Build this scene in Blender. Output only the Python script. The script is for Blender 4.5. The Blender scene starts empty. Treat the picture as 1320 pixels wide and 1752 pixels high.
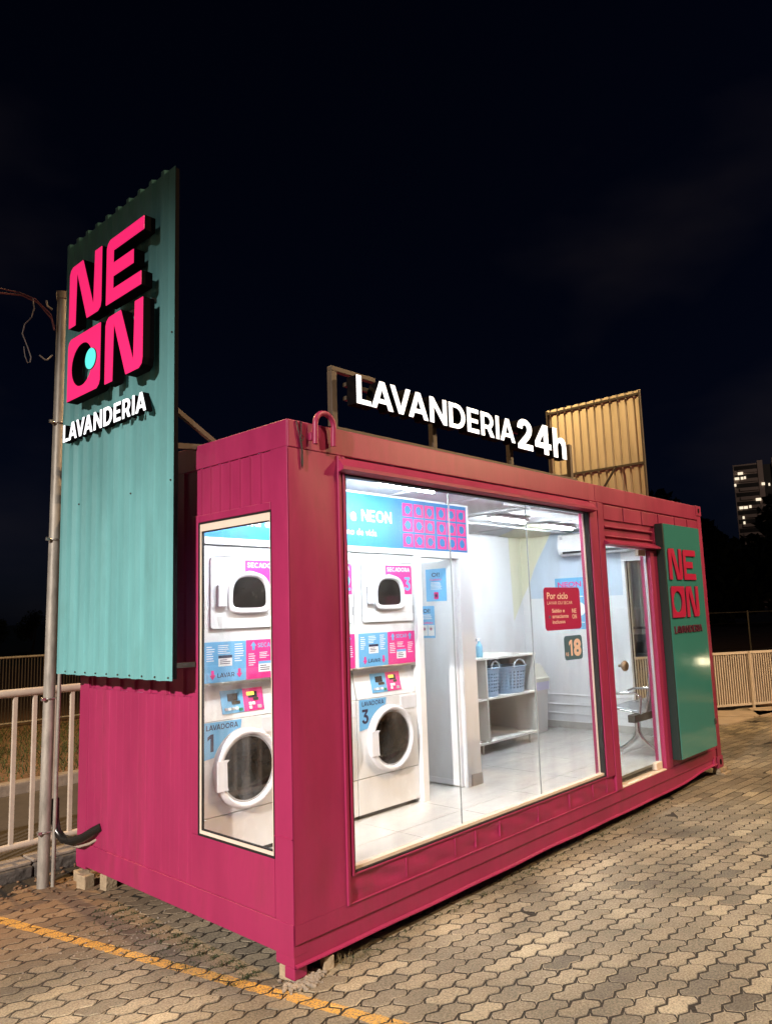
import bpy, bmesh, math, random
from mathutils import Vector, Matrix
random.seed(7)
R = math.radians
scene = bpy.context.scene
col = scene.collection

# ------------------------------------------------------------------ camera
CAM = Vector((-2.6207, -3.1502, 1.8700))
_r = Vector((0.68198326, -0.73067136, -0.03190921)); _u = Vector((-0.07656616, -0.11471791, 0.99044304)); _f = Vector((0.72734893, 0.67302241, 0.1341804))
cam = bpy.data.cameras.new('camera'); cam_o = bpy.data.objects.new('camera', cam); col.objects.link(cam_o)
cam_o.matrix_world = Matrix(((_r.x, _u.x, -_f.x, CAM.x), (_r.y, _u.y, -_f.y, CAM.y), (_r.z, _u.z, -_f.z, CAM.z), (0, 0, 0, 1)))
cam.sensor_fit = 'VERTICAL'; cam.sensor_height = 24.0; cam.lens = 24.0 * 1282.98 / 1752.0
cam.clip_start = 0.05; cam.clip_end = 3000
scene.camera = cam_o
scene.render.resolution_x = 771; scene.render.resolution_y = 1024

# ------------------------------------------------------------------ night sky and moon
world = bpy.data.worlds.new('World'); scene.world = world; world.use_nodes = True
wn = world.node_tree.nodes; wl = world.node_tree.links; wn.clear()
sky = wn.new('ShaderNodeTexSky'); sky.sky_type = 'NISHITA'; sky.sun_disc = False
sky.sun_elevation = R(38); sky.sun_rotation = R(150); sky.dust_density = 0.6; sky.ozone_density = 4.0
bg = wn.new('ShaderNodeBackground'); bg.inputs['Strength'].default_value = 0.0009
wo = wn.new('ShaderNodeOutputWorld')
tc = wn.new('ShaderNodeTexCoord'); nz = wn.new('ShaderNodeTexNoise'); nz.inputs['Scale'].default_value = 2.2; nz.inputs['Detail'].default_value = 4
mp = wn.new('ShaderNodeMapping'); mp.inputs['Scale'].default_value = (1, 1, 2.2); wl.new(tc.outputs['Generated'], mp.inputs['Vector']); wl.new(mp.outputs['Vector'], nz.inputs['Vector'])
ramp = wn.new('ShaderNodeValToRGB'); ramp.color_ramp.elements[0].position = 0.5; ramp.color_ramp.elements[1].position = 0.78
ramp.color_ramp.elements[1].color = (7.0, 5.2, 4.4, 1); ramp.color_ramp.elements[0].color = (0, 0, 0, 1)
wl.new(nz.outputs['Fac'], ramp.inputs['Fac'])
addc = wn.new('ShaderNodeMixRGB'); addc.blend_type = 'ADD'; addc.inputs['Fac'].default_value = 1.0
wl.new(ramp.outputs['Color'], addc.inputs['Color2'])
tint = wn.new('ShaderNodeMixRGB'); tint.blend_type = 'MULTIPLY'; tint.inputs['Fac'].default_value = 1.0; tint.inputs['Color2'].default_value = (0.55, 0.62, 1.25, 1)
wl.new(sky.outputs['Color'], tint.inputs['Color1']); wl.new(tint.outputs['Color'], addc.inputs['Color1'])
wl.new(addc.outputs['Color'], bg.inputs['Color']); wl.new(bg.outputs['Background'], wo.inputs['Surface'])
sun = bpy.data.lights.new('moon_light', 'SUN'); sun.energy = 0.012; sun.angle = R(0.5); sun.color = (0.8, 0.88, 1.0)
sun_o = bpy.data.objects.new('moon_light', sun); col.objects.link(sun_o); sun_o.rotation_euler = (R(52), 0, R(150))
scene.view_settings.view_transform = 'Standard'; scene.view_settings.look = 'None'
scene.view_settings.exposure = 0.0; scene.view_settings.gamma = 1.0
scene.cycles.use_denoising = True
scene.cycles.max_bounces = 8; scene.cycles.diffuse_bounces = 4; scene.cycles.glossy_bounces = 4; scene.cycles.transparent_max_bounces = 16
scene.cycles.sample_clamp_indirect = 6.0

# ------------------------------------------------------------------ materials
def srgb(r, g, b):
    f = lambda c: (c / 255 / 12.92) if c / 255 <= 0.04045 else ((c / 255 + 0.055) / 1.055) ** 2.4
    return (f(r), f(g), f(b))
MATS = {}
def mat(name, color, rough=0.5, metal=0.0, var=0.0, vscale=6.0, bump=0.0, bscale=40.0, emit=0.0, ecol=None, spec=0.5, stretch=(1, 1, 1), chips=None, dirt=0.0, dcol=(0.05, 0.035, 0.02), coat=0.0):
    if name in MATS: return MATS[name]
    m = bpy.data.materials.new(name); m.use_nodes = True
    n = m.node_tree.nodes; l = m.node_tree.links; p = n['Principled BSDF']
    p.inputs['Base Color'].default_value = (*color, 1); p.inputs['Roughness'].default_value = rough; p.inputs['Metallic'].default_value = metal
    p.inputs['Specular IOR Level'].default_value = spec
    if coat: p.inputs['Coat Weight'].default_value = coat; p.inputs['Coat Roughness'].default_value = 0.05
    if emit:
        p.inputs['Emission Color'].default_value = (*(ecol or color), 1); p.inputs['Emission Strength'].default_value = emit
    if var or bump or dirt:
        g = n.new('ShaderNodeNewGeometry'); mpp = n.new('ShaderNodeMapping'); mpp.inputs['Scale'].default_value = stretch
        l.new(g.outputs['Position'], mpp.inputs['Vector'])
    last = None
    if var:
        t = n.new('ShaderNodeTexNoise'); t.inputs['Scale'].default_value = vscale; t.inputs['Detail'].default_value = 5; t.inputs['Roughness'].default_value = 0.65
        l.new(mpp.outputs['Vector'], t.inputs['Vector'])
        mx = n.new('ShaderNodeMixRGB'); mx.inputs['Color1'].default_value = (*[c * (1 - var) for c in color], 1)
        mx.inputs['Color2'].default_value = (*[min(1, c * (1 + var)) for c in color], 1)
        rr = n.new('ShaderNodeValToRGB'); rr.color_ramp.elements[0].position = 0.3; rr.color_ramp.elements[1].position = 0.7
        l.new(t.outputs['Fac'], rr.inputs['Fac']); l.new(rr.outputs['Color'], mx.inputs['Fac']); last = mx.outputs['Color']
        rm = n.new('ShaderNodeMapRange'); rm.inputs['To Min'].default_value = max(0.02, rough - 0.12); rm.inputs['To Max'].default_value = min(1, rough + 0.12)
        l.new(t.outputs['Fac'], rm.inputs['Value']); l.new(rm.outputs['Result'], p.inputs['Roughness'])
    if dirt:
        t2 = n.new('ShaderNodeTexNoise'); t2.inputs['Scale'].default_value = 3.1; t2.inputs['Detail'].default_value = 8; t2.inputs['Roughness'].default_value = 0.72
        l.new(mpp.outputs['Vector'], t2.inputs['Vector'])
        r2 = n.new('ShaderNodeValToRGB'); r2.color_ramp.elements[0].position = 0.52; r2.color_ramp.elements[1].position = 0.8
        r2.color_ramp.elements[1].color = (dirt, dirt, dirt, 1); r2.color_ramp.elements[0].color = (0, 0, 0, 1)
        l.new(t2.outputs['Fac'], r2.inputs['Fac'])
        m2 = n.new('ShaderNodeMixRGB'); m2.inputs['Color2'].default_value = (*dcol, 1); m2.inputs['Color1'].default_value = (*color, 1)
        if last: l.new(last, m2.inputs['Color1'])
        l.new(r2.outputs['Color'], m2.inputs['Fac']); last = m2.outputs['Color']
    if chips:
        t5 = n.new('ShaderNodeTexNoise'); t5.inputs['Scale'].default_value = 13; t5.inputs['Detail'].default_value = 9; t5.inputs['Roughness'].default_value = 0.8; mp5 = n.new('ShaderNodeMapping'); mp5.inputs['Scale'].default_value = (1, 1, 0.45)
        l.new(g.outputs['Position'], mp5.inputs['Vector']); l.new(mp5.outputs['Vector'], t5.inputs['Vector'])
        r5 = n.new('ShaderNodeValToRGB'); r5.color_ramp.elements[0].position = 0.665; r5.color_ramp.elements[1].position = 0.72; l.new(t5.outputs['Fac'], r5.inputs['Fac'])
        m5 = n.new('ShaderNodeMixRGB'); m5.inputs['Color2'].default_value = (*chips, 1); l.new(last, m5.inputs['Color1']); l.new(r5.outputs['Color'], m5.inputs['Fac']); last = m5.outputs['Color']
    if last: l.new(last, p.inputs['Base Color'])
    if bump:
        b = n.new('ShaderNodeBump'); b.inputs['Strength'].default_value = bump; b.inputs['Distance'].default_value = 0.02
        t3 = n.new('ShaderNodeTexNoise'); t3.inputs['Scale'].default_value = bscale; t3.inputs['Detail'].default_value = 4
        l.new(mpp.outputs['Vector'], t3.inputs['Vector']); l.new(t3.outputs['Fac'], b.inputs['Height']); l.new(b.outputs['Normal'], p.inputs['Normal'])
    MATS[name] = m; return m
def glass(name, tint=(0.98, 0.99, 0.99), rough=0.0, refl=1.0, glare_dust=0.10):
    if name in MATS: return MATS[name]
    m = bpy.data.materials.new(name); m.use_nodes = True; n = m.node_tree.nodes; l = m.node_tree.links; n.clear()
    o = n.new('ShaderNodeOutputMaterial'); t = n.new('ShaderNodeBsdfTransparent'); t.inputs['Color'].default_value = (*tint, 1)
    g = n.new('ShaderNodeBsdfGlossy'); g.inputs['Roughness'].default_value = rough; g.inputs['Color'].default_value = (refl, refl, refl, 1)
    lw = n.new('ShaderNodeLayerWeight'); pw = n.new('ShaderNodeMath'); pw.operation = 'POWER'; pw.inputs[1].default_value = 5.0; l.new(lw.outputs['Facing'], pw.inputs[0])
    fr = n.new('ShaderNodeMath'); fr.operation = 'MULTIPLY_ADD'; fr.inputs[1].default_value = 0.9; fr.inputs[2].default_value = 0.035; l.new(pw.outputs[0], fr.inputs[0]); mx = n.new('ShaderNodeMixShader')
    l.new(fr.outputs[0], mx.inputs['Fac']); l.new(t.outputs['BSDF'], mx.inputs[1]); l.new(g.outputs['BSDF'], mx.inputs[2]); dz = n.new('ShaderNodeBsdfDiffuse'); dz.inputs['Color'].default_value = (.7, .72, .75, 1); g2 = n.new('ShaderNodeNewGeometry'); tn = n.new('ShaderNodeTexNoise'); tn.inputs['Scale'].default_value = 2.4; tn.inputs['Detail'].default_value = 7
    mpn = n.new('ShaderNodeMapping'); mpn.inputs['Scale'].default_value = (1.6, 1.6, .5); l.new(g2.outputs['Position'], mpn.inputs['Vector']); l.new(mpn.outputs['Vector'], tn.inputs['Vector'])
    rg = n.new('ShaderNodeMapRange'); rg.inputs['From Min'].default_value = .48; rg.inputs['From Max'].default_value = .8; rg.inputs['To Max'].default_value = glare_dust; l.new(tn.outputs['Fac'], rg.inputs['Value'])  # faint dust streaks, painted pale to stand in for soft glare on glass
    mx2 = n.new('ShaderNodeMixShader'); l.new(rg.outputs['Result'], mx2.inputs['Fac']); l.new(mx.outputs['Shader'], mx2.inputs[1]); l.new(dz.outputs['BSDF'], mx2.inputs[2]); l.new(mx2.outputs['Shader'], o.inputs['Surface'])
    MATS[name] = m; return m

PINK = (0.335, 0.024, 0.096)
M_pink = mat('pink_paint', PINK, 0.40, var=0.16, vscale=3.2, bump=0.10, bscale=5, stretch=(1, 1, 0.28), dirt=0.6, dcol=(0.15, 0.028, 0.036), chips=(0.24, 0.06, 0.06))
M_cream = mat('cream_frame', (0.78, 0.66, 0.55), 0.4, var=0.05)
M_gasket = mat('black_gasket', (0.012, 0.011, 0.012), 0.6)
M_white = mat('white_wall', (0.84, 0.85, 0.87), 0.5, var=0.02, vscale=3)
M_ceil = mat('ceiling_sheet', (0.74, 0.76, 0.80), 0.75, var=0.05, vscale=4)
M_app = mat('white_enamel', (0.80, 0.80, 0.80), 0.25, var=0.015, vscale=5, coat=0.3)
M_plastic = mat('white_plastic', (0.78, 0.78, 0.82), 0.3)
M_greyplast = mat('grey_plastic', (0.45, 0.45, 0.47), 0.4)
M_darkglass = mat('dark_door_glass', (0.022, 0.018, 0.015), 0.06, coat=0.6, var=0.5, vscale=14)
M_drum = mat('drum_steel', (0.20, 0.16, 0.13), 0.28, metal=0.9, var=0.35, vscale=18)
M_blue = mat('print_blue', srgb(112, 178, 222), 0.45)
M_bannerblue = mat('banner_blue', srgb(48, 124, 180), 0.4, var=0.03)
M_mag = mat('print_magenta', srgb(226, 58, 140), 0.45)
M_navy = mat('print_navy', srgb(36, 36, 66), 0.5)
M_pwhite = mat('print_white', (0.86, 0.86, 0.86), 0.5)
M_crim = mat('sticker_crimson', srgb(182, 22, 92), 0.5)
M_stkteal = mat('sticker_slate', srgb(78, 116, 140), 0.5)
M_scream = mat('sticker_cream', srgb(248, 222, 214), 0.5)
M_tile = mat('floor_tile', (0.62, 0.61, 0.59), 0.16, var=0.06, vscale=2.2, stretch=(1, 3, 1))
M_grout = mat('tile_grout', (0.28, 0.27, 0.26), 0.8)
M_steel = mat('brushed_steel', (0.55, 0.53, 0.50), 0.35, metal=0.9, var=0.08)
M_chrome = mat('polished_chrome', (0.75, 0.75, 0.76), 0.12, metal=1.0)
M_teal = mat('teal_sheet', srgb(108, 168, 170), 0.32, var=0.16, vscale=2.2, stretch=(1, 1, 0.3), bump=0.03, bscale=14, dirt=0.35, dcol=(0.09, 0.20, 0.17))
M_tealpanel = mat('glossy_teal_panel', srgb(64, 140, 138), 0.06, var=0.02, coat=0.3, bump=0.012, bscale=2.0)
M_galv = mat('galvanised_sheet', (0.62, 0.58, 0.46), 0.38, metal=0.55, var=0.12, vscale=3, stretch=(1, 1, 0.3))
M_galvpole = mat('galvanised_pole', (0.32, 0.30, 0.26), 0.5, metal=0.3, var=0.30, vscale=22, bump=0.06, bscale=60, stretch=(1, 1, 0.25), dirt=0.5, dcol=(0.20, 0.15, 0.10))
M_fencew = mat('cream_fence_paint', (0.80, 0.74, 0.68), 0.5, var=0.08, vscale=9)
M_fence = mat('fence_paint', (0.55, 0.47, 0.38), 0.5, var=0.10, vscale=9, dirt=0.4, dcol=(0.22, 0.15, 0.10))
M_frame = mat('dark_frame_steel', (0.055, 0.045, 0.035), 0.55, var=0.2, vscale=12)
M_brownframe = mat('brown_frame_steel', (0.075, 0.056, 0.04), 0.55, var=0.2, vscale=12)
M_black = mat('black_letter_side', (0.006, 0.005, 0.006), 0.9, spec=0.05)
M_litpink = mat('lit_pink_face', (0.6, 0.02, 0.1), 0.4, emit=0.94, ecol=srgb(246, 40, 112))
M_litcyan = mat('lit_cyan_face', (0.1, 0.6, 0.55), 0.4, emit=1.0, ecol=srgb(86, 232, 218))
M_litwhite = mat('lit_white_face', (0.8, 0.8, 0.8), 0.4, emit=1.25, ecol=(0.95, 0.97, 1.0))
M_batten = mat('lit_batten', (0.9, 0.9, 0.9), 0.4, emit=335.0, ecol=(0.86, 0.95, 1.0))
M_redletter = mat('red_letter', srgb(188, 24, 80), 0.4)
M_concrete = mat('concrete', (0.36, 0.28, 0.18), 0.85, var=0.25, vscale=14, bump=0.5, bscale=60)
M_darkkerb = mat('dark_kerb', (0.085, 0.075, 0.065), 0.9, var=0.5, vscale=9, bump=0.8, bscale=22)
M_kerbtop = mat('kerb_cap', (0.26, 0.22, 0.18), 0.85, var=0.25, vscale=8, bump=0.4, bscale=30)
M_asphalt = mat('asphalt', (0.075, 0.062, 0.048), 0.85, var=0.2, vscale=5, bump=0.3, bscale=90)
M_dirt = mat('red_soil', (0.17, 0.10, 0.055), 0.95, var=0.4, vscale=7, bump=0.6, bscale=40)
M_slab = mat('pale_slab', (0.48, 0.40, 0.31), 0.8, var=0.15, vscale=5, bump=0.2, bscale=40)
M_rubber = mat('black_rubber', (0.012, 0.011, 0.010), 0.25)
M_basket = mat('blue_basket', srgb(172, 204, 232), 0.4)
M_shelf = mat('white_melamine', (0.84, 0.83, 0.78), 0.4)
M_bag = mat('lilac_bag', srgb(214, 212, 236), 0.4)
M_bark = mat('bark', (0.08, 0.055, 0.035), 0.9, var=0.3, vscale=8)
M_leaf = mat('foliage', (0.045, 0.065, 0.022), 0.7, var=0.4, vscale=2)
M_grass = mat('grass_blades', (0.07, 0.085, 0.022), 0.7, var=0.4, vscale=3)
M_weed = mat('weed_leaves', (0.035, 0.05, 0.016), 0.7, var=0.4, vscale=30)
M_tower = mat('tower_wall', (0.42, 0.34, 0.30), 0.8, var=0.05)
M_towerdark = mat('tower_recess', (0.02, 0.018, 0.018), 0.6)
M_towerlit = mat('tower_lit_window', (0.8, 0.75, 0.6), 0.5, emit=1.1, ecol=(1.0, 0.84, 0.62))
M_glass = glass('window_glass')
M_glassdoor = glass('door_glass', (0.93, 0.96, 0.96))
M_yellowwall = mat('mural_yellow', (0.78, 0.77, 0.60), 0.5)
M_bluewall = mat('mural_blue', (0.58, 0.68, 0.80), 0.5)
M_knob = mat('brass_knob', (0.34, 0.27, 0.19), 0.28, metal=0.8)

# ------------------------------------------------------------------ mesh helpers
class MB:
    def __init__(s): s.v = []; s.f = []; s.sm = []
    def add(s, vs, fs, smooth=False):
        o = len(s.v); s.v += [Vector(v) for v in vs]; s.f += [[i + o for i in f] for f in fs]; s.sm += [smooth] * len(fs); return s
    def box(s, x0, x1, y0, y1, z0, z1, b=0.0):
        if x0 > x1: x0, x1 = x1, x0
        if y0 > y1: y0, y1 = y1, y0
        if z0 > z1: z0, z1 = z1, z0
        b = min(b, (x1 - x0) * .3, (y1 - y0) * .3, (z1 - z0) * .3)
        if b <= 0:
            v = [(x, y, z) for x in (x0, x1) for y in (y0, y1) for z in (z0, z1)]
            return s.add(v, [(0, 1, 3, 2), (4, 6, 7, 5), (0, 4, 5, 1), (2, 3, 7, 6), (0, 2, 6, 4), (1, 5, 7, 3)])
        bm = bmesh.new(); bmesh.ops.create_cube(bm, size=1)
        for v in bm.verts: v.co = Vector((x0 + (v.co.x + .5) * (x1 - x0), y0 + (v.co.y + .5) * (y1 - y0), z0 + (v.co.z + .5) * (z1 - z0)))
        bmesh.ops.bevel(bm, geom=list(bm.edges), offset=b, segments=2, affect='EDGES', profile=0.5)
        bm.verts.index_update(); s.add([v.co.copy() for v in bm.verts], [[v.index for v in f.verts] for f in bm.faces]); bm.free(); return s
    def prism(s, pts, fn, d0, d1, cap=True):
        # pts 2-d outline, fn(u,v,d)->world
        n = len(pts); a = [fn(u, v, d0) for u, v in pts]; b = [fn(u, v, d1) for u, v in pts]
        f = [(i, (i + 1) % n, n + (i + 1) % n, n + i) for i in range(n)]
        if cap: f += [list(range(n)), list(range(2 * n - 1, n - 1, -1))]
        return s.add(a + b, f)
    def tube(s, pts, r, seg=10, cap=True, radii=None):
        pts = [Vector(p) for p in pts]; n = len(pts); rings = []
        t0 = (pts[1] - pts[0]).normalized(); up = Vector((0, 0, 1)) if abs(t0.z) < .9 else Vector((1, 0, 0)); a = t0.cross(up).normalized()
        vs = []; 
        for i, p in enumerate(pts):
            t = (pts[min(i + 1, n - 1)] - pts[max(i - 1, 0)]).normalized(); a = (a - t * a.dot(t)).normalized(); b = t.cross(a)
            rr = radii[i] if radii else r
            vs += [p + (a * math.cos(2 * math.pi * k / seg) + b * math.sin(2 * math.pi * k / seg)) * rr for k in range(seg)]
        f = [(i * seg + k, i * seg + (k + 1) % seg, (i + 1) * seg + (k + 1) % seg, (i + 1) * seg + k) for i in range(n - 1) for k in range(seg)]
        s.add(vs, f, True)
        if cap: s.add(vs[:seg], [list(range(seg))[::-1]]); s.add(vs[-seg:], [list(range(seg))])
        return s
    def bar(s, p, q, w, h=None):
        p = Vector(p); q = Vector(q); h = h or w; t = (q - p).normalized(); up = Vector((0, 0, 1)) if abs(t.z) < .95 else Vector((0, 1, 0))
        a = t.cross(up).normalized() * w / 2; b = a.cross(t).normalized() * h / 2
        v = [p - a - b, p + a - b, p + a + b, p - a + b, q - a - b, q + a - b, q + a + b, q - a + b]
        return s.add(v, [(0, 1, 2, 3), (7, 6, 5, 4), (0, 4, 5, 1), (1, 5, 6, 2), (2, 6, 7, 3), (3, 7, 4, 0)])
    def loops(s, loops, fn, close_last=True, smooth=True):
        # list of outlines [(u,v,d)...] of equal length
        n = len(loops[0]); vs = [fn(*p) for L in loops for p in L]
        f = [(i * n + k, i * n + (k + 1) % n, (i + 1) * n + (k + 1) % n, (i + 1) * n + k) for i in range(len(loops) - 1) for k in range(n)]
        s.add(vs, f, smooth)
        if close_last: s.add(vs[-n:], [list(range(n))])
        return s
    def quad(s, a, b, c, d): return s.add([a, b, c, d], [(0, 1, 2, 3)])
    def mesh(s, name, off=Vector((0, 0, 0))):
        me = bpy.data.meshes.new(name); me.from_pydata([v - off for v in s.v], [], s.f)
        me.polygons.foreach_set('use_smooth', s.sm); me.validate(); me.update()
        bm = bmesh.new(); bm.from_mesh(me); bmesh.ops.recalc_face_normals(bm, faces=bm.faces); bm.to_mesh(me); bm.free()
        return me
    def build(s, name, m, parent=None, origin=None):
        if parent is not None: off = wloc(parent)
        elif origin is not None: off = Vector(origin)
        else:
            xs = [v.x for v in s.v]; ys = [v.y for v in s.v]; zs = [v.z for v in s.v]
            off = Vector(((min(xs) + max(xs)) / 2, (min(ys) + max(ys)) / 2, min(zs)))
        me = s.mesh(name, off); me.materials.append(m)
        o = bpy.data.objects.new(name, me); col.objects.link(o)
        if parent is not None: o.parent = parent
        else: o.location = off
        return o
def wloc(o):
    v = Vector((0, 0, 0))
    while o is not None: v = v + o.location; o = o.parent
    return v
def tag(o, label, cat, group=None, kind=None):
    if label: o['label'] = label
    if cat: o['category'] = cat
    if group: o['group'] = group
    if kind: o['kind'] = kind
    return o
def thing(name, loc, label, cat, group=None):
    o = bpy.data.objects.new(name, None); col.objects.link(o); o.location = loc; o.empty_display_size = 0.1
    return tag(o, label, cat, group)
def struct(o): o['kind'] = 'structure'; return o
def stuff(o): o['kind'] = 'stuff'; return o
def B(name, m, parent, *a, b=0.0): return MB().box(*a, b=b).build(name, m, parent)
def rrect(u0, u1, v0, v1, r, seg=5, corners=(1, 1, 1, 1)):
    out = []
    for (cx, cy, a0, on) in ((u1 - r, v0 + r, -90, corners[1]), (u1 - r, v1 - r, 0, corners[2]), (u0 + r, v1 - r, 90, corners[3]), (u0 + r, v0 + r, 180, corners[0])):
        if on: out += [(cx + r * math.cos(R(a0 + 90 * k / seg)), cy + r * math.sin(R(a0 + 90 * k / seg))) for k in range(seg + 1)]
        else: out.append((cx + (r if a0 in (-90, 0) else -r), cy + (r if a0 in (0, 90) else -r)))
    return out
front = lambda Y: (lambda u, v, d: Vector((u, Y - d, v)))          # outline in x-z, d outwards towards -y
endw = lambda X: (lambda u, v, d: Vector((X - d, u, v)))           # outline in y-z on a face looking to -x

GLY = {}
def glyph(ch, bold, depth=0.0):
    k = (ch, bold, depth)
    if k not in GLY:
        c = bpy.data.curves.new('glyph', 'FONT'); c.body = ch; c.size = 1.0; c.offset = bold; c.fill_mode = 'BOTH' if depth else 'FRONT'; c.extrude = depth; c.resolution_u = 4
        o = bpy.data.objects.new('glyph', c); col.objects.link(o)
        dg = bpy.context.evaluated_depsgraph_get(); me = bpy.data.meshes.new_from_object(o.evaluated_get(dg))
        vs = [v.co.copy() for v in me.vertices]; fs = [list(p.vertices) for p in me.polygons]
        bpy.data.objects.remove(o); bpy.data.curves.remove(c); bpy.data.meshes.remove(me)
        GLY[k] = (vs, fs)
    return GLY[k]
def lettering(mb, text, u, v, h, fn, d, bold=0.0, width=None, align='L'):
    """flat print: text whose capitals are h tall, at (u, v), optionally squeezed to width"""
    vs, fs = glyph(text, bold)
    if not vs: return
    x0 = min(p.x for p in vs); x1 = max(p.x for p in vs); cap = 0.70
    sc = h / cap; sx = (width / (x1 - x0)) if width else sc
    uu = u - (0 if align == 'L' else (x1 - x0) * sx / (2 if align == 'C' else 1))
    mb.add([fn(uu + (p.x - x0) * sx, v + p.y * sc, d) for p in vs], fs)
def arc(cx, cy, rx, ry, a0, a1, n=9): return [(cx + rx * math.cos(R(a0 + (a1 - a0) * k / n)), cy + ry * math.sin(R(a0 + (a1 - a0) * k / n))) for k in range(n + 1)]
BLOCK = {
 'L': (.58, [(0, 0), (.58, 0), (.58, .17), (.19, .17), (.19, 1), (0, 1)], []),
 'A': (.94, [(0, 0), (.20, 0), (.275, .20), (.665, .20), (.74, 0), (.94, 0), (.575, 1), (.365, 1)], [[(.34, .36), (.60, .36), (.47, .73)]]),
 'V': (.92, [(.36, 0), (.56, 0), (.92, 1), (.72, 1), (.46, .25), (.20, 1), (0, 1)], []),
 'N': (.86, [(0, 0), (.19, 0), (.19, .68), (.68, 0), (.86, 0), (.86, 1), (.67, 1), (.67, .32), (.18, 1), (0, 1)], []),
 'D': (.87, [(0, 0)] + arc(.40, .5, .47, .5, -90, 90, 14) + [(0, 1)], [[(.19, .17)] + arc(.39, .5, .285, .33, -90, 90, 12) + [(.19, .83)]]),
 'E': (.66, [(0, 0), (.66, 0), (.66, .17), (.19, .17), (.19, .42), (.60, .42), (.60, .58), (.19, .58), (.19, .83), (.65, .83), (.65, 1), (0, 1)], []),
 'R': (.78, [(0, 0), (.19, 0), (.19, .32), (.37, .32), (.55, 0), (.78, 0), (.575, .36)] + arc(.39, .66, .345, .34, -52, 90, 12) + [(0, 1)], [[(.19, .48), (.38, .48)] + arc(.38, .655, .17, .175, -80, 80, 8) + [(.38, .83), (.19, .83)]]),
 'I': (.19, [(0, 0), (.19, 0), (.19, 1), (0, 1)], []),
 '2': (.70, [(0, 0), (.70, 0), (.70, .19), (.33, .19), (.55, .40), (.65, .55), (.685, .69), (.66, .82), (.58, .92), (.46, .985), (.33, 1), (.20, .975), (.09, .91), (.02, .80), (0, .68), (.22, .66), (.25, .76), (.34, .81), (.43, .78), (.46, .69), (.43, .59), (.35, .49), (0, .15)], []),
 '4': (.80, [(.44, 0), (.66, 0), (.66, .20), (.80, .20), (.80, .385), (.66, .385), (.66, 1), (.41, 1), (0, .38), (0, .20), (.44, .20)], [[(.225, .385), (.44, .385), (.44, .71)]]),
 'h': (.68, [(0, 0), (.21, 0), (.21, .38), (.25, .50), (.34, .55), (.43, .51), (.465, .41), (.465, 0), (.68, 0), (.68, .45), (.65, .60), (.57, .70), (.44, .735), (.31, .71), (.21, .63), (.21, 1.02), (0, 1.02)], []), 'O': (1.0, arc(.5, .5, .5, .51, 0, 350, 35), [arc(.5, .5, .305, .335, 0, 345, 23)]),
 'C': (.92, arc(.5, .5, .5, .51, 48, 312, 26) + arc(.5, .5, .305, .335, 312, 48, 20), []),
 'S': (.68, [(0, .16), (.08, .06), (.20, 0), (.36, -.01), (.52, .02), (.63, .11), (.67, .24), (.65, .39), (.55, .50), (.40, .56), (.27, .61), (.21, .69), (.24, .79), (.34, .84), (.46, .82), (.53, .74), (.65, .85), (.56, .95), (.44, 1.0), (.30, 1.01), (.15, .97), (.05, .87), (.015, .73), (.04, .60), (.13, .50), (.28, .43), (.42, .37), (.47, .28), (.43, .19), (.33, .155), (.21, .18), (.13, .28)], []),
 '1': (.42, [(.20, 0), (.42, 0), (.42, 1), (.22, 1), (0, .86), (0, .64), (.20, .77)], []),
 '3': (.67, [(.02, 1), (.62, 1), (.62, .85), (.41, .62), (.53, .58), (.62, .49), (.66, .37), (.66, .28), (.61, .14), (.49, .03), (.33, -.01), (.17, .02), (.06, .10), (0, .22), (.18, .30), (.23, .21), (.33, .17), (.43, .21), (.45, .31), (.41, .41), (.31, .45), (.19, .45), (.19, .59), (.37, .82), (.02, .82)], []),
}
def tri_fill(outer, holes=()):
    bm = bmesh.new(); es = []
    for L in (outer, *holes):
        vv = [bm.verts.new((x, y, 0)) for x, y in L]; es += [bm.edges.new((vv[i], vv[(i + 1) % len(vv)])) for i in range(len(vv))]
    bmesh.ops.triangle_fill(bm, edges=es, use_beauty=True); bm.verts.index_update()
    vs = [(v.co.x, v.co.y) for v in bm.verts]; fs = [[v.index for v in f.verts] for f in bm.faces]; bm.free(); return vs, fs
def block_print(mb, text, u, v, h, fn, d, width=None, align='L', track=.14):
    """flat print in the geometric block face"""
    kern = {'LA': .03, 'AV': -.10, 'VA': -.10, 'AD': .08, 'RA': .05, 'CA': .06}; info = []; x = 0; prev = ''
    for ch in text:
        x += (kern.get(prev + ch, track)) if prev else 0; info.append((ch, x)); x += BLOCK[ch][0]; prev = ch
    sx = width / x if width else h
    u0 = u - (0 if align == 'L' else x * sx / (2 if align == 'C' else 1))
    for ch, xx in info:
        w, out, holes = BLOCK[ch]; vs, fs = tri_fill(out, holes); mb.add([fn(u0 + (xx + a) * sx, v + b * h, d) for a, b in vs], fs)
def shadeless_lines(mb, u0, u1, v0, v1, n, fn, d, seed=0):
    rnd = random.Random(seed); st = (v1 - v0) / n
    for i in range(n):
        w = (u1 - u0) * rnd.uniform(.55, 1); y = v1 - (i + .5) * st
        mb.add([fn(u0, y, d), fn(u0 + w, y, d), fn(u0 + w, y + st * .38, d), fn(u0, y + st * .38, d)], [(0, 1, 2, 3)])
def flat(name, m, parent, pts, fn, d0, d1): return MB().prism(pts, fn, d0, d1).build(name, m, parent)

# ================================================================== SETTING: ground, road, kerbs

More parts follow.
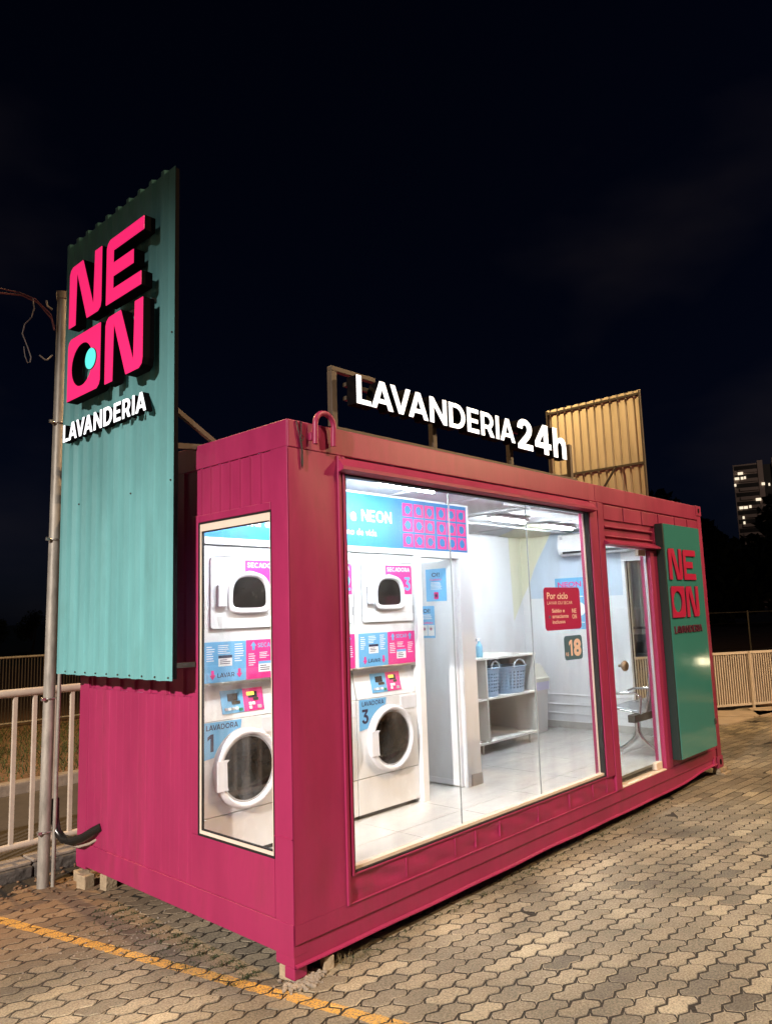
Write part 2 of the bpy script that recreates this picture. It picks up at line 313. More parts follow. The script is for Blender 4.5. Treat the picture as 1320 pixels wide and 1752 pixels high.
def paver_material():
    m = bpy.data.materials.new('paver_concrete'); m.use_nodes = True; n = m.node_tree.nodes; l = m.node_tree.links; p = n['Principled BSDF']
    g = n.new('ShaderNodeNewGeometry'); oi = n.new('ShaderNodeObjectInfo')
    ad = n.new('ShaderNodeMath'); ad.operation = 'ADD'; l.new(g.outputs['Random Per Island'], ad.inputs[0]); l.new(oi.outputs['Random'], ad.inputs[1])
    fr = n.new('ShaderNodeMath'); fr.operation = 'FRACT'; l.new(ad.outputs[0], fr.inputs[0])
    cr = n.new('ShaderNodeValToRGB'); e = cr.color_ramp.elements
    e[0].position = 0; e[0].color = (0.11, 0.098, 0.075, 1); e[1].position = 1; e[1].color = (0.36, 0.31, 0.215, 1)
    for pos, c in ((0.06, (0.18, 0.158, 0.117, 1)), (0.45, (0.235, 0.205, 0.148, 1)), (0.8, (0.285, 0.245, 0.172, 1))):
        x = e.new(pos); x.color = c
    l.new(fr.outputs[0], cr.inputs['Fac'])
    # speckled aggregate
    t = n.new('ShaderNodeTexNoise'); t.inputs['Scale'].default_value = 95; t.inputs['Detail'].default_value = 6; t.inputs['Roughness'].default_value = 0.75
    l.new(g.outputs['Position'], t.inputs['Vector'])
    mr = n.new('ShaderNodeMapRange'); mr.inputs['From Min'].default_value = .32; mr.inputs['From Max'].default_value = .68; mr.inputs['To Min'].default_value = .38; mr.inputs['To Max'].default_value = 1.6
    l.new(t.outputs['Fac'], mr.inputs['Value'])
    mul = n.new('ShaderNodeMixRGB'); mul.blend_type = 'MULTIPLY'; mul.inputs['Fac'].default_value = 1; l.new(cr.outputs['Color'], mul.inputs['Color1']); l.new(mr.outputs['Result'], mul.inputs['Color2'])
    # broad stains
    t2 = n.new('ShaderNodeTexNoise'); t2.inputs['Scale'].default_value = 1.3; t2.inputs['Detail'].default_value = 6; l.new(g.outputs['Position'], t2.inputs['Vector'])
    mr2 = n.new('ShaderNodeMapRange'); mr2.inputs['From Min'].default_value = .3; mr2.inputs['From Max'].default_value = .7; mr2.inputs['To Min'].default_value = .5; mr2.inputs['To Max'].default_value = 1.3
    l.new(t2.outputs['Fac'], mr2.inputs['Value'])
    mul2 = n.new('ShaderNodeMixRGB'); mul2.blend_type = 'MULTIPLY'; mul2.inputs['Fac'].default_value = 1; l.new(mul.outputs['Color'], mul2.inputs['Color1']); l.new(mr2.outputs['Result'], mul2.inputs['Color2'])
    sx = n.new('ShaderNodeSeparateXYZ'); l.new(g.outputs['Position'], sx.inputs['Vector'])
    # washed-in red soil by the kerb
    sm = n.new('ShaderNodeMapRange'); sm.inputs['From Min'].default_value = .3; sm.inputs['From Max'].default_value = 2.4; sm.inputs['To Min'].default_value = -.25; sm.inputs['To Max'].default_value = .75
    l.new(sx.outputs['Y'], sm.inputs['Value'])
    xm = n.new('ShaderNodeMapRange'); xm.inputs['From Min'].default_value = 0.3; xm.inputs['From Max'].default_value = 1.2; xm.inputs['To Min'].default_value = 1; xm.inputs['To Max'].default_value = 0
    l.new(sx.outputs['X'], xm.inputs['Value'])
    sa = n.new('ShaderNodeMath'); sa.operation = 'ADD'; l.new(sm.outputs['Result'], sa.inputs[0]); l.new(t2.outputs['Fac'], sa.inputs[1])
    sb = n.new('ShaderNodeMath'); sb.operation = 'SUBTRACT'; sb.inputs[1].default_value = .5; sb.use_clamp = True; l.new(sa.outputs[0], sb.inputs[0])
    sc_ = n.new('ShaderNodeMath'); sc_.operation = 'MULTIPLY'; l.new(sb.outputs[0], sc_.inputs[0]); l.new(xm.outputs['Result'], sc_.inputs[1])
    soil = n.new('ShaderNodeMixRGB'); soil.inputs['Color2'].default_value = (0.21, 0.115, 0.05, 1); l.new(sc_.outputs[0], soil.inputs['Fac']); l.new(mul2.outputs['Color'], soil.inputs['Color1'])
    # worn yellow bay line, painted straight over the stones
    dt = n.new('ShaderNodeVectorMath'); dt.operation = 'DOT_PRODUCT'; dt.inputs[1].default_value = (.970, .2425, 0); l.new(g.outputs['Position'], dt.inputs[0])
    a1 = n.new('ShaderNodeMath'); a1.operation = 'ADD'; a1.inputs[1].default_value = .105; l.new(dt.outputs['Value'], a1.inputs[0])
    a2 = n.new('ShaderNodeMath'); a2.operation = 'ABSOLUTE'; l.new(a1.outputs[0], a2.inputs[0])
    t4 = n.new('ShaderNodeTexNoise'); t4.inputs['Scale'].default_value = 26; t4.inputs['Detail'].default_value = 5; l.new(g.outputs['Position'], t4.inputs['Vector'])
    m4 = n.new('ShaderNodeMath'); m4.operation = 'MULTIPLY_ADD'; m4.inputs[1].default_value = .022; m4.inputs[2].default_value = .028; l.new(t4.outputs['Fac'], m4.inputs[0])
    ls = n.new('ShaderNodeMath'); ls.operation = 'LESS_THAN'; l.new(a2.outputs[0], ls.inputs[0]); l.new(m4.outputs[0], ls.inputs[1])
    wr = n.new('ShaderNodeMapRange'); wr.inputs['From Min'].default_value = .40; wr.inputs['From Max'].default_value = .56; l.new(t.outputs['Fac'], wr.inputs['Value'])
    yy = n.new('ShaderNodeMath'); yy.operation = 'GREATER_THAN'; yy.inputs[1].default_value = -1.2; l.new(sx.outputs['Y'], yy.inputs[0])
    w2 = n.new('ShaderNodeMath'); w2.operation = 'MULTIPLY'; l.new(ls.outputs[0], w2.inputs[0]); l.new(wr.outputs['Result'], w2.inputs[1])
    w3 = n.new('ShaderNodeMath'); w3.operation = 'MULTIPLY'; l.new(w2.outputs[0], w3.inputs[0]); l.new(yy.outputs[0], w3.inputs[1])
    w4 = n.new('ShaderNodeMath'); w4.operation = 'MULTIPLY'; w4.inputs[1].default_value = .92; l.new(w3.outputs[0], w4.inputs[0])
    yel = n.new('ShaderNodeMixRGB'); yel.inputs['Color2'].default_value = (0.74, 0.40, 0.045, 1); l.new(w4.outputs[0], yel.inputs['Fac']); l.new(soil.outputs['Color'], yel.inputs['Color1'])
    l.new(yel.outputs['Color'], p.inputs['Base Color']); p.inputs['Roughness'].default_value = .85
    bp = n.new('ShaderNodeBump'); bp.inputs['Strength'].default_value = .55; bp.inputs['Distance'].default_value = .006; l.new(t.outputs['Fac'], bp.inputs['Height']); l.new(bp.outputs['Normal'], p.inputs['Normal'])
    return m
M_paver = paver_material()
M_joint = mat('joint_soil', (0.020, 0.015, 0.009), 0.95, var=0.4, vscale=20, bump=0.5, bscale=60)
ground = struct(MB().add([(-600, -600, -.006), (900, -600, -.006), (900, 900, -.006), (-600, 900, -.006)], [(0, 1, 2, 3)]).build('ground', M_dirt, origin=(0, 0, -.006)))

PL, PW, PA = 0.220, 0.105, R(-3.5)
def wave(x): return 0.0115 * math.sin(2 * math.pi * x / 0.11) + 0.0025 * math.sin(4 * math.pi * x / 0.11)
def paver_outline(nseg=8):
    g = 0.0054; pts = []
    xs = [-PL / 2 + PL * k / nseg for k in range(nseg + 1)]
    end = lambda s, t: s * PL / 2 + 0.016 * math.sin(2 * math.pi * t)
    for x in xs[:-1]: pts.append((x, -PW / 2 + wave(x) + g))
    for t in (0, .25, .5, .75): pts.append((end(1, t) - g, -PW / 2 + wave(PL / 2) + PW * t + (g if t == 0 else 0)))
    for x in xs[::-1][:-1]: pts.append((x, PW / 2 + wave(x) - g))
    for t in (1, .75, .5, .25): pts.append((end(-1, t) + g, -PW / 2 + wave(PL / 2) + PW * t - (g if t == 1 else 0)))
    return pts
def shrink(pts, d):
    n = len(pts); out = []
    for i, (x, y) in enumerate(pts):
        a = Vector(pts[i - 1]); b = Vector(pts[(i + 1) % n]); t = (b - a); nrm = Vector((-t.y, t.x)).normalized(); out.append((x + nrm.x * d, y + nrm.y * d))
    return out
def paver_mb(nseg, bevel, T=Matrix.Identity(4)):
    o = paver_outline(nseg); mb = MB(); n = len(o)
    L = [[(x, y, -.025) for x, y in o], [(x, y, -.0028 if bevel else 0) for x, y in o]]
    if bevel: L.append([(x, y, 0) for x, y in shrink(o, .004)])
    mb.loops(L, lambda x, y, z: T @ Vector((x, y, z)), True, False); return mb
G0 = 0.03   # paving level
pavement = tag(thing('pavement', (0, 0, G0), None, None), None, None, kind='structure')
cand = []
ca, sa = math.cos(PA), math.sin(PA)
for j in range(-75, 60):
    for i in range(-26, 80):
        lx = i * PL + (PL / 2 if j % 2 else 0); ly = j * PW
        x = lx * ca - ly * sa; y = lx * sa + ly * ca
        if not (-3.2 < x < 11.6 and -4.6 < y < 2.62): continue
        if y > 2.45 and x < -.1 and random.random() < .45: continue
        if .75 < x < 5.5 and .75 < y < 2.2: continue
        if y > 1.5 and x > 6.3 and y > 1.6 + (11.2 - x) * .25: continue
        d = Vector((x, y, 0)) - CAM; z = d.dot(_f)
        if z < .5: continue
        px = 660 + 1283 * d.dot(_r) / z; py = 876 - 1283 * d.dot(_u) / z
        if not (-260 < px < 1580 and py < 1990): continue
        cand.append((d.length, x, y, px, py))
cand.sort()
proto = [paver_mb(8, True).mesh('paver') for _ in range(1)][0]; proto.materials.append(M_paver)
inframe = [c for c in cand if -20 < c[3] < 1340 and c[4] < 1775][:300]; sel = set((c[1], c[2]) for c in inframe)
for c in inframe:
    o = bpy.data.objects.new('paver', proto); col.objects.link(o); o.parent = pavement
    o.location = (c[1], c[2], random.gauss(0, .0010)); o.rotation_euler = (random.gauss(0, .008), random.gauss(0, .006), PA + random.gauss(0, .018))
rest = MB()
for c in cand:
    if (c[1], c[2]) in sel: continue
    T = Matrix.Translation((c[1], c[2], G0 + random.gauss(0, .0010))) @ Matrix.Rotation(PA + random.gauss(0, .018), 4, 'Z') @ Matrix.Rotation(random.gauss(0, .008), 4, 'X') @ Matrix.Rotation(random.gauss(0, .005), 4, 'Y')
    m_ = paver_mb(8 if c[0] < 8 else 4, c[0] < 7, T); rest.add(m_.v, m_.f)
ro = stuff(rest.build('far_pavers', M_paver, pavement))

struct(MB().add([(-4, -6, G0 - .0026), (12, -6, G0 - .0026), (12, 2.79, G0 - .0026), (-4, 2.79, G0 - .0026)], [(0, 1, 2, 3)]).build('bedding', M_joint))
struct(MB().box(-40, 60, 3.06, 5.86, -.3, -.001).build('road', M_asphalt))
struct(MB().box(-40, 60, 5.86, 6.02, -.3, .13, b=.02).build('far_kerb', M_kerbtop))
struct(MB().box(-40, 60, 6.02, 10.9, -.3, .10).build('verge', M_dirt))
# kerb wall under the railing, in separate stones
kerb = tag(thing('kerb', (0, 2.95, 0), None, None), None, None, kind='structure')
x = -6.0
while x < 9:
    w = random.uniform(.75, .95); dz = random.uniform(-.012, .012)
    MB().box(x + .004, x + w - .004, 2.80 + dz * .4, 3.055, -.25, .105 + dz, b=.018).build('kerb_stone', M_darkkerb, kerb)
    MB().box(x + .004, x + w - .004, 2.835, 3.05, .106 + dz, .128 + dz, b=.006).build('kerb_cap', M_kerbtop, kerb); x += w
# pale slab by the far fence
slab = tag(thing('slab', (0, 0, 0), None, None), None, None, kind='structure')
for (a, b, c, d) in (((8.2, 2.6), (9.45, 1.06), (10.35, 1.0), (9.3, 2.75)), ((9.35, 2.8), (10.42, 1.0), (11.25, .86), (10.4, 2.5)), ((10.5, .95), (12.9, -.55), (13.3, .1), (11.35, 1.4))):
    MB().prism([a, b, c, d], lambda u, v, q: Vector((u, v, q)), -.05, .052).build('slab_panel', M_slab, slab)

# ================================================================== THE CONTAINER
ZB, ZT, LX, WY = 0.10, 2.964, 6.06, 2.44
C = thing('shipping_container', (LX / 2, WY / 2, ZB), 'magenta painted shipping container fitted out as a glazed laundry shop', 'container')
bv = .004
# near end wall (x = 0)
def ribbed(name, y0, y1, z0, z1, period, depth, X=0.0, m=M_pink, parent=C, flip=1, back=.007, prof=None):
    """vertical trapezoid ribs along y on the plane x = X, ribs standing out to -x"""
    pts = []; y = y0
    prof = prof or [(0, 0), (.47, 0), (.5, 1), (.97, 1), (1.0, 0)]
    k = 0
    while y < y1 - 1e-4:
        for a, h in prof[:-1]:
            yy = y + a * period
            if yy < y1: pts.append((yy, h * depth))
        y += period
    pts.append((y1, 0))
    mb = MB(); n = len(pts)
    vs = [Vector((X - flip * h, yy, z)) for z in (z0, z1) for yy, h in pts]
    mb.add(vs, [(i, i + 1, n + i + 1, n + i) for i in range(n - 1)])
    mb.add([(X + flip * back, y0, z0), (X + flip * back, y1, z0), (X + flip * back, y1, z1), (X + flip * back, y0, z1)], [(0, 1, 2, 3)])
    return mb.build(name, m, parent)
RB = .014
ribbed('end_wall_panel', .935, 2.30, 1.40, 2.808, .20, .016, X=RB)
ribbed('end_wall_panel', .935, 2.30, .312, 1.399, .10, .0016, X=.002)
ribbed('end_wall_panel', .152, .935, 2.515, 2.808, .10, .009, X=.006, prof=[(0, 0), (.84, 0), (.89, 1), (.95, 1), (1.0, 0)])
MB().box(-.004, .021, .152, .935, .312, .605, b=bv).build('end_wall_plate', M_pink, C)
MB().box(-.004, .021, .872, .935, .606, 2.514, b=bv).build('end_wall_plate', M_pink, C)
MB().box(-.0045, .021, .152, .871, 2.468, 2.514, b=bv).build('end_wall_plate', M_pink, C)
MB().box(-.002, .16, 0.004, .151, ZB, ZT - .002, b=.004).build('corner_post', M_pink, C)
MB().box(.0, .085, .006, .085, .042, .0995, b=.006).build('corner_foot', M_pink, C)
MB().box(-.006, .02, .004, .150, .722, .728).build('weld_seam', M_pink, C)
MB().box(-.002, .12, 2.301, WY, ZB + .03, ZT, b=.006).build('corner_post', M_pink, C)
MB().box(LX - .12, LX, 0.0, .060, ZB, ZT - .01, b=.006).build('corner_post', M_pink, C)
MB().box(LX - .07, LX, 2.398, WY, ZB, ZT - .01, b=.006).build('corner_post', M_pink, C)
MB().box(-.0045, .09, .003, 2.437, 2.809, ZT - .001, b=.003).build('end_top_rail', M_pink, C)
MB().box(-.0065, .09, .003, 2.437, .155, .311, b=.003).build('end_bottom_rail', M_pink, C)
# near end window: frame, gasket, pane
W = MB().box(-.003, .020, .152, .158, .606, 2.467).box(-.003, .020, .860, .871, .606, 2.467).box(-.003, .020, .158, .860, .606, .617).box(-.003, .020, .158, .860, 2.458, 2.467).build('end_window', M_gasket, C)
MB().box(.002, .020, .1585, .170, .6175, 2.4575).box(.002, .020, .845, .8595, .6175, 2.4575).box(.002, .020, .170, .845, .6175, .636).box(.002, .020, .170, .845, 2.412, 2.4575).build('frame', M_cream, W)
MB().box(.006, .020, .1705, .174, .6365, 2.4115).box(.006, .020, .839, .8445, .6365, 2.4115).box(.006, .020, .174, .839, .6365, .643).box(.006, .020, .174, .839, 2.405, 2.4115).build('gasket', M_gasket, W)
B('pane', M_glass, W, .010, .016, .174, .839, .643, 2.405)
# front (y = 0)
CP = MB()
# corner plate with shallow dents
nx, nz_ = 14, 40; vs = []; 
for k in range(nz_ + 1):
    for i in range(nx + 1):
        x = .000 + .368 * i / nx; z = .306 + (2.802 - .306) * k / nz_
        dent = .014 * math.exp(-(((x - .27) / .09) ** 2 + ((z - .45) / .13) ** 2)) + .006 * math.exp(-(((x - .22) / .1) ** 2 + ((z - .78) / .2) ** 2)) + .004 * math.sin(z * 4.1 + x * 9) 
        e = min(1, i / 2, (nx - i) / 2, k / 2, (nz_ - k) / 2)
        vs.append((x, -.003 + dent * e, z))
CP.add(vs, [(k * (nx + 1) + i, k * (nx + 1) + i + 1, (k + 1) * (nx + 1) + i + 1, (k + 1) * (nx + 1) + i) for k in range(nz_) for i in range(nx)], True)
CP.build('corner_plate', M_pink, C)
B('front_lining', M_white, C, .061, .429, .050, .064, .38, 2.823)
B('front_backing', M_pink, C, .162, .368, .024, .0495, .306, 2.80)
B('front_top_rail', M_pink, C, .0, LX - .12, -.004, .10, 2.803, ZT, b=.007)
B('rail_seam', M_pink, C, 3.535, 3.541, -.0065, .02, 2.81, ZT - .01)
# bottom rail with bent lower flange
br = MB(); N = 60; vs = []
rnd = random.Random(3)
ph = [rnd.uniform(0, 6) for _ in range(4)]
def flangez(x):
    if x > 5.1: return .115 + .035 * (1 / (1 + math.exp(-(x - 5.3) * 14)))
    return .106 + .002 * math.sin(x * 2.6 + ph[0]) + .002 * math.sin(x * 7 + ph[1])
rows = []
for i in range(N + 1):
    x = .0 + (LX - .17) * i / N; zf = flangez(x); w = .0012 * math.sin(x * 5 + ph[2])
    rows.append([(x, .05, .305), (x, -.004, .305), (x, -.005 + w, .215), (x, .004 + w, .208), (x, .004 + w * 1.5, zf + .012), (x, -.016 + w * 2, zf + .006), (x, -.017 + w * 2, zf), (x, .03, zf - .001)])
n = len(rows[0])
br.add([p for r in rows for p in r], [(i * n + k, (i + 1) * n + k, (i + 1) * n + k + 1, i * n + k + 1) for i in range(N) for k in range(n - 1)])
br.build('front_bottom_rail', M_pink, C)
# cut-off corrugation strip under the window, dented pockets between upright ribs
st = MB(); N = 110; vs = []; K = 8
for k in range(K + 1):
    for i in range(N + 1):
        x = .369 + (3.655 - .369) * i / N; z = .306 + (.440 - .306) * k / K
        e = min(1, k / 2, (K - k) / 2)
        d = .008 * math.sin(x * 9.0 + 1.3 * math.sin(z * 30)) * math.sin(z * 24 + x * 3.1) + .006 * math.sin(x * 17 + z * 40)
        vs.append((x, .004 + max(-.004, d) * e, z))
st.add(vs, [(k * (N + 1) + i, k * (N + 1) + i + 1, (k + 1) * (N + 1) + i + 1, (k + 1) * (N + 1) + i) for k in range(K) for i in range(N)], True)
st.build('sill_strip', M_pink, C)
for x in (.86, 1.33, 1.55, 1.83, 2.32, 2.78, 3.16, 3.40):
    MB().box(x, x + .006, -.004, .01, .322, .428, b=.002).build('sill_rib', M_pink, C)
B('sill_ledge', M_pink, C, .369, 3.655, -.010, .04, .299, .3055, b=.002)
# window surround
for (a, b_, y) in ((.369, .388, -.014), (.392, .408, -.004), (.411, .429, -.010)):
    B('window_jamb', M_pink, C, a, b_, y, .05, .30 if a < .40 else .4405, 2.80, b=.003)
B('window_sill', M_pink, C, .430, 3.41, -.004, .05, .4405, .452, b=.003)
hood = MB(); hood.add([(.372, 0, 2.795), (3.47, 0, 2.795), (3.47, -.055, 2.735), (.372, -.055, 2.735), (.372, -.055, 2.715), (3.47, -.055, 2.715), (3.47, 0, 2.700), (.372, 0, 2.700)],
    [(0, 1, 2, 3), (3, 2, 5, 4), (4, 5, 6, 7), (0, 3, 4, 7), (1, 6, 5, 2)]); hood.build('window_hood', M_pink, C)
FW = MB().box(.430, .443, .0, .06, .452, 2.70).box(3.395, 3.409, .0, .06, .452, 2.70).box(.443, 3.395, .0, .06, .452, .462).box(.443, 3.395, .0, .06, 2.690, 2.70).build('front_window', M_gasket, C)
MB().box(.443, 3.395, .012, .058, .463, .481).box(3.387, 3.394, .044, .058, .482, 2.689).build('frame', M_cream, FW)
J1, J2 = 1.478, 2.462
for (a, b_) in ((.444, J1 - .002), (J1 + .002, J2 - .002), (J2 + .002, 3.386)):
    B('pane', M_glass, FW, a, b_, .045, .053, .4815, 2.689)
for j in (J1, J2): B('pane_joint', mat('silicone', (.30, .33, .33), .5), FW, j - .0018, j + .0018, .044, .054, .4815, 2.689)
# posts either side of door
B('mullion', M_pink, C, 3.4095, 3.545, -.012, .10, .4405, 2.80, b=.004)
B('mullion', M_pink, C, 3.552, 3.655, -.016, .10, .306, 2.80, b=.004)
B('mullion_core', M_pink, C, 3.54, 3.556, .004, .09, .306, 2.80)
B('door_jamb', M_pink, C, 4.605, 4.76, -.008, .10, .306, 2.41, b=.004)
B('door_jamb', M_pink, C, 4.765, 4.80, .002, .09, .306, 2.80, b=.004)
# header over door with pressed panels
B('door_header', M_pink, C, 3.656, 5.93, .010, .09, 2.425, 2.8025)
for (a, b_) in ((3.68, 4.07), (4.09, 4.47), (4.49, 4.86), (4.88, 5.28), (5.3, 5.62), (5.64, 5.92)):
    B('pressed_panel', M_pink, C, a, b_, -.004, .012, 2.655, 2.79, b=.012)
B('header_bar', M_pink, C, 3.67, 4.70, -.014, .012, 2.585, 2.60, b=.003); B('header_bar', M_pink, C, 3.67, 4.70, -.010, .012, 2.50, 2.512, b=.003)
dh = MB(); dh.add([(3.64, .01, 2.478), (4.76, .01, 2.478), (4.76, -.06, 2.438), (3.64, -.06, 2.438), (3.64, -.06, 2.425), (4.76, -.06, 2.425), (4.76, .01, 2.42), (3.64, .01, 2.42)], [(0, 1, 2, 3), (3, 2, 5, 4), (4, 5, 6, 7), (0, 3, 4, 7), (1, 6, 5, 2)]); dh.build('door_hood', M_pink, C)
B('right_wall_panel', M_pink, C, 4.801, 5.939, .004, .06, .306, 2.424)
# corner castings at the far front corner and near-left foot
def casting(x0, x1, y0, y1, z0, z1, name='corner_casting'):
    o = MB().box(x0, x1, y0, y1, z0, z1, b=.006).build(name, M_pink, C)
    cx = (x0 + x1) / 2
    MB().prism(rrect(cx - .026, cx + .026, z0 + .03, z1 - .03, .025), front(y0), -.01, .0015).build('casting_slot', M_black, o)
casting(LX - .155, LX + .004, -.010, .14, 2.852, ZT + .004); casting(LX - .155, LX + .004, -.012, .14, ZB, .222)
B('rail_end_block', M_pink, C, LX - .26, LX - .20, -.012, .05, .135, .235, b=.004)
# door
D = MB().box(3.657, 3.668, .035, .06, .3185, 2.42).box(4.592, 4.604, .035, .06, .3185, 2.42).build('glass_door', mat('door_channel', (.62, .62, .66), .35, metal=.5), C)
B('pane', M_glassdoor, D, 3.676, 4.584, .042, .052, .332, 2.41)
MB().box(3.657, 4.604, -.006, .08, .306, .318, b=.003).build('threshold', M_cream, D)
B('patch_fitting', M_cream, D, 4.43, 4.58, .030, .066, 2.355, 2.412, b=.004); B('patch_fitting', M_cream, D, 4.45, 4.588, .024, .070, .322, .388, b=.006)
kn = MB(); prof = [(.0, .0), (.014, .0), (.014, .03), (.036, .036), (.048, .050), (.048, .066), (.034, .08), (.0, .084)]
for side in (1,):
    L = [[(3.86 + r * math.cos(2 * math.pi * k / 20), 1.335 + r * math.sin(2 * math.pi * k / 20), q) for k in range(20)] for r, q in prof[1:-1]]
    kn.loops(L, front(.042), True, True)
kn.build('knob', M_knob, D)
# roof, back wall, far end, underfloor
B('roof', M_pink, C, .02, LX - .02, .03, WY - .03, 2.93, 2.951)
B('back_wall', M_pink, C, .02, LX - .02, 2.40, WY - .01, ZB + .06, 2.93)
B('far_end_wall', M_pink, C, 5.985, LX - .01, .061, .20, ZB + .06, 2.93); B('far_end_wall', M_pink, C, 5.985, LX - .01, .93, 2.397, ZB + .06, 2.93)
B('far_end_wall', M_pink, C, 5.985, LX - .01, .201, .929, ZB + .06, .62); B('far_end_wall', M_pink, C, 5.985, LX - .01, .201, .929, 2.43, 2.93)
FEW = MB().box(5.95, 6.06, .20, .225, .62, 2.43).box(5.95, 6.06, .905, .93, .62, 2.43).box(5.95, 6.06, .225, .905, .62, .645).box(5.95, 6.06, .225, .905, 2.405, 2.43).build('far_window', M_white, C)
B('gasket', M_gasket, FEW, 5.995, 6.012, .896, .9045, .645, 2.405); B('pane', M_glassdoor, FEW, 6.00, 6.008, .225, .895, .645, 2.405)
B('underframe', M_frame, C, .12, LX - .15, .14, WY - .04, .20, .355)
# interior shell
FL = B('floor', M_grout, C, .024, 5.955, .062, 2.36, .356, .3765)
TS = .72
for i in range(-1, 9):
    for j in range(-1, 3):
        x0 = -.08 + TS * i; y0 = -.21 + TS * j; a, b_, c_, d_ = max(x0 + .002, .026), min(x0 + TS - .002, 5.955), max(y0 + .002, .063), min(y0 + TS - .002, 2.358)
        if b_ - a > .03 and d_ - c_ > .03: B('tile', M_tile, FL, a, b_, c_, d_, .366, .380, b=.0015)
CE = B('ceiling', M_ceil, C, .03, 5.98, .10, 2.37, 2.824, 2.90)
for k in range(8): B('ceiling_rib', M_ceil, CE, .3 + k * .75, .33 + k * .75, .11, 2.36, 2.812, 2.823)
for (y, z) in ((.55, 2.798), (1.55, 2.795)): MB().tube([(2.9, y, z), (5.95, y, z)], .011, 8).build('conduit', M_greyplast, CE)
MB().tube([(3.35, .2, 2.797), (3.35, 2.3, 2.797)], .011, 8).build('conduit', M_greyplast, CE)
B('interior_wall', M_white, C, .020, 5.984, 2.361, 2.395, .38, 2.823)
for z in (.55, .66, .78): B('wall_moulding', M_white, C, 5.940, 5.9545, .935, 2.36, z, z + .02, b=.004)
B('interior_wall', M_white, C, 5.955, 5.984, .131, .199, .38, 2.823); B('interior_wall', M_white, C, 5.955, 5.984, .931, 2.3605, .38, 2.823)
B('interior_wall', M_white, C, 5.955, 5.984, .2, .93, .38, .619); B('interior_wall', M_white, C, 5.955, 5.984, .2, .93, 2.431, 2.823)
B('interior_wall', M_white, C, 4.64, 5.954, .062, .085, .38, 2.823)
B('lintel_lining', M_white, C, .06, 4.639, .065, .10, 2.702, 2.823)
B('skirting', mat('grey_skirting', (.50, .48, .45), .3, var=.1), C, 5.943, 5.9545, .10, 2.36, .381, .465); B('skirting', M_steel, C, 2.9, 5.94, 2.348, 2.3605, .381, .465)
# mural painted round the back corner
B_ = lambda pts, fn, m: MB().prism(pts, fn, .0, .0015).build('mural_patch', m, C)
B_([(5.68, 2.822), (5.953, 2.822), (5.953, 2.02), (5.72, 1.72)], front(2.3605), M_yellowwall)
B_([(2.359, 2.822), (1.90, 2.822), (1.99, 2.67), (2.09, 2.52), (2.17, 2.38), (2.25, 2.19), (2.359, 2.02)], endw(5.9545), M_yellowwall)
B_([(1.899, 2.822), (.95, 2.822), (.95, 2.0), (2.25, 2.0), (2.25, 2.185), (2.168, 2.376), (2.088, 2.516), (1.988, 2.666)], endw(5.9545), M_bluewall)
MB().prism([(5.45, 2.36), (5.95, 2.36), (5.95, 1.9), (4.75, 1.1), (4.55, 1.35)], lambda u, v, d: Vector((u, v, 2.8118 - d)), 0, .0012).build('mural_patch', M_yellowwall, C)
# partition with door
B('partition', M_white, C, .062, 2.88, .922, .985, 2.39, 2.823)
B('partition', M_white, C, 2.690, 2.88, .905, 1.0, .38, 2.389)
B('partition', M_white, C, 2.83, 2.88, 1.001, 2.36, .38, 2.823)
B('door_frame', M_white, C, 2.077, 2.150, .885, 1.02, .38, 2.330, b=.004); B('door_frame', M_white, C, 2.672, 2.712, .893, 1.01, .38, 2.330, b=.004)
B('door_frame', M_white, C, 2.077, 2.712, .892, 1.01, 2.331, 2.388, b=.004)
B('bulkhead_trim', M_white, C, .062, 2.076, .900, .97, 2.345, 2.389, b=.003)
B('corner_guard', M_steel, C, 2.735, 2.885, .895, .904, .381, .475); B('corner_guard', M_steel, C, 2.881, 2.889, .905, 1.02, .381, .475); B('corner_guard', M_steel, C, 2.150, 2.158, .90, .95, .381, .46)
LF = B('service_door', mat('door_grey_white', (.70, .71, .73), .45, var=.02), C, 2.634, 2.668, .945, 1.475, .392, 2.325, b=.003)
B('kick_rail', M_plastic, LF, 2.628, 2.634, .95, 1.47, .40, .44); B('edge_strip', M_plastic, LF, 2.632, 2.670, .932, .944, .392, 2.325)
B('handle', M_steel, LF, 2.60, 2.632, 1.39, 1.41, 1.33, 1.36)

# ================================================================== machines
ROMAN = {1: 'LAVADORA 1 below SECADORA 1, nearest the end window', 2: 'middle one, mostly hidden behind the corner post', 3: 'LAVADORA 3 below SECADORA 3, beside the service door'}
def dshape(cu, cv, ru, rt, rb, n=40, ex=2.6):
    out = []
    for k in range(n):
        a = 2 * math.pi * k / n; c, s_ = math.cos(a), math.sin(a)
        p = 2.7 if s_ > 0 else 5.0
        u = cu + ru * math.copysign(abs(c) ** (2 / p), c); v = cv + (rt if s_ > 0 else rb) * math.copysign(abs(s_) ** (2 / p), s_)
        out.append((u, v))
    return out
def circ(cu, cv, r, n=48): return [(cu + r * math.cos(2 * math.pi * k / n), cv + r * math.sin(2 * math.pi * k / n)) for k in range(n)]
def arrow(cu, v0, w, h, up):
    p = [(-.22, 0), (.22, 0), (.22, .5), (.5, .5), (0, 1), (-.5, .5), (-.22, .5)]
    return [(cu + a * w, v0 + (b if up else 1 - b) * h) for a, b in (p if up else p[::-1])]
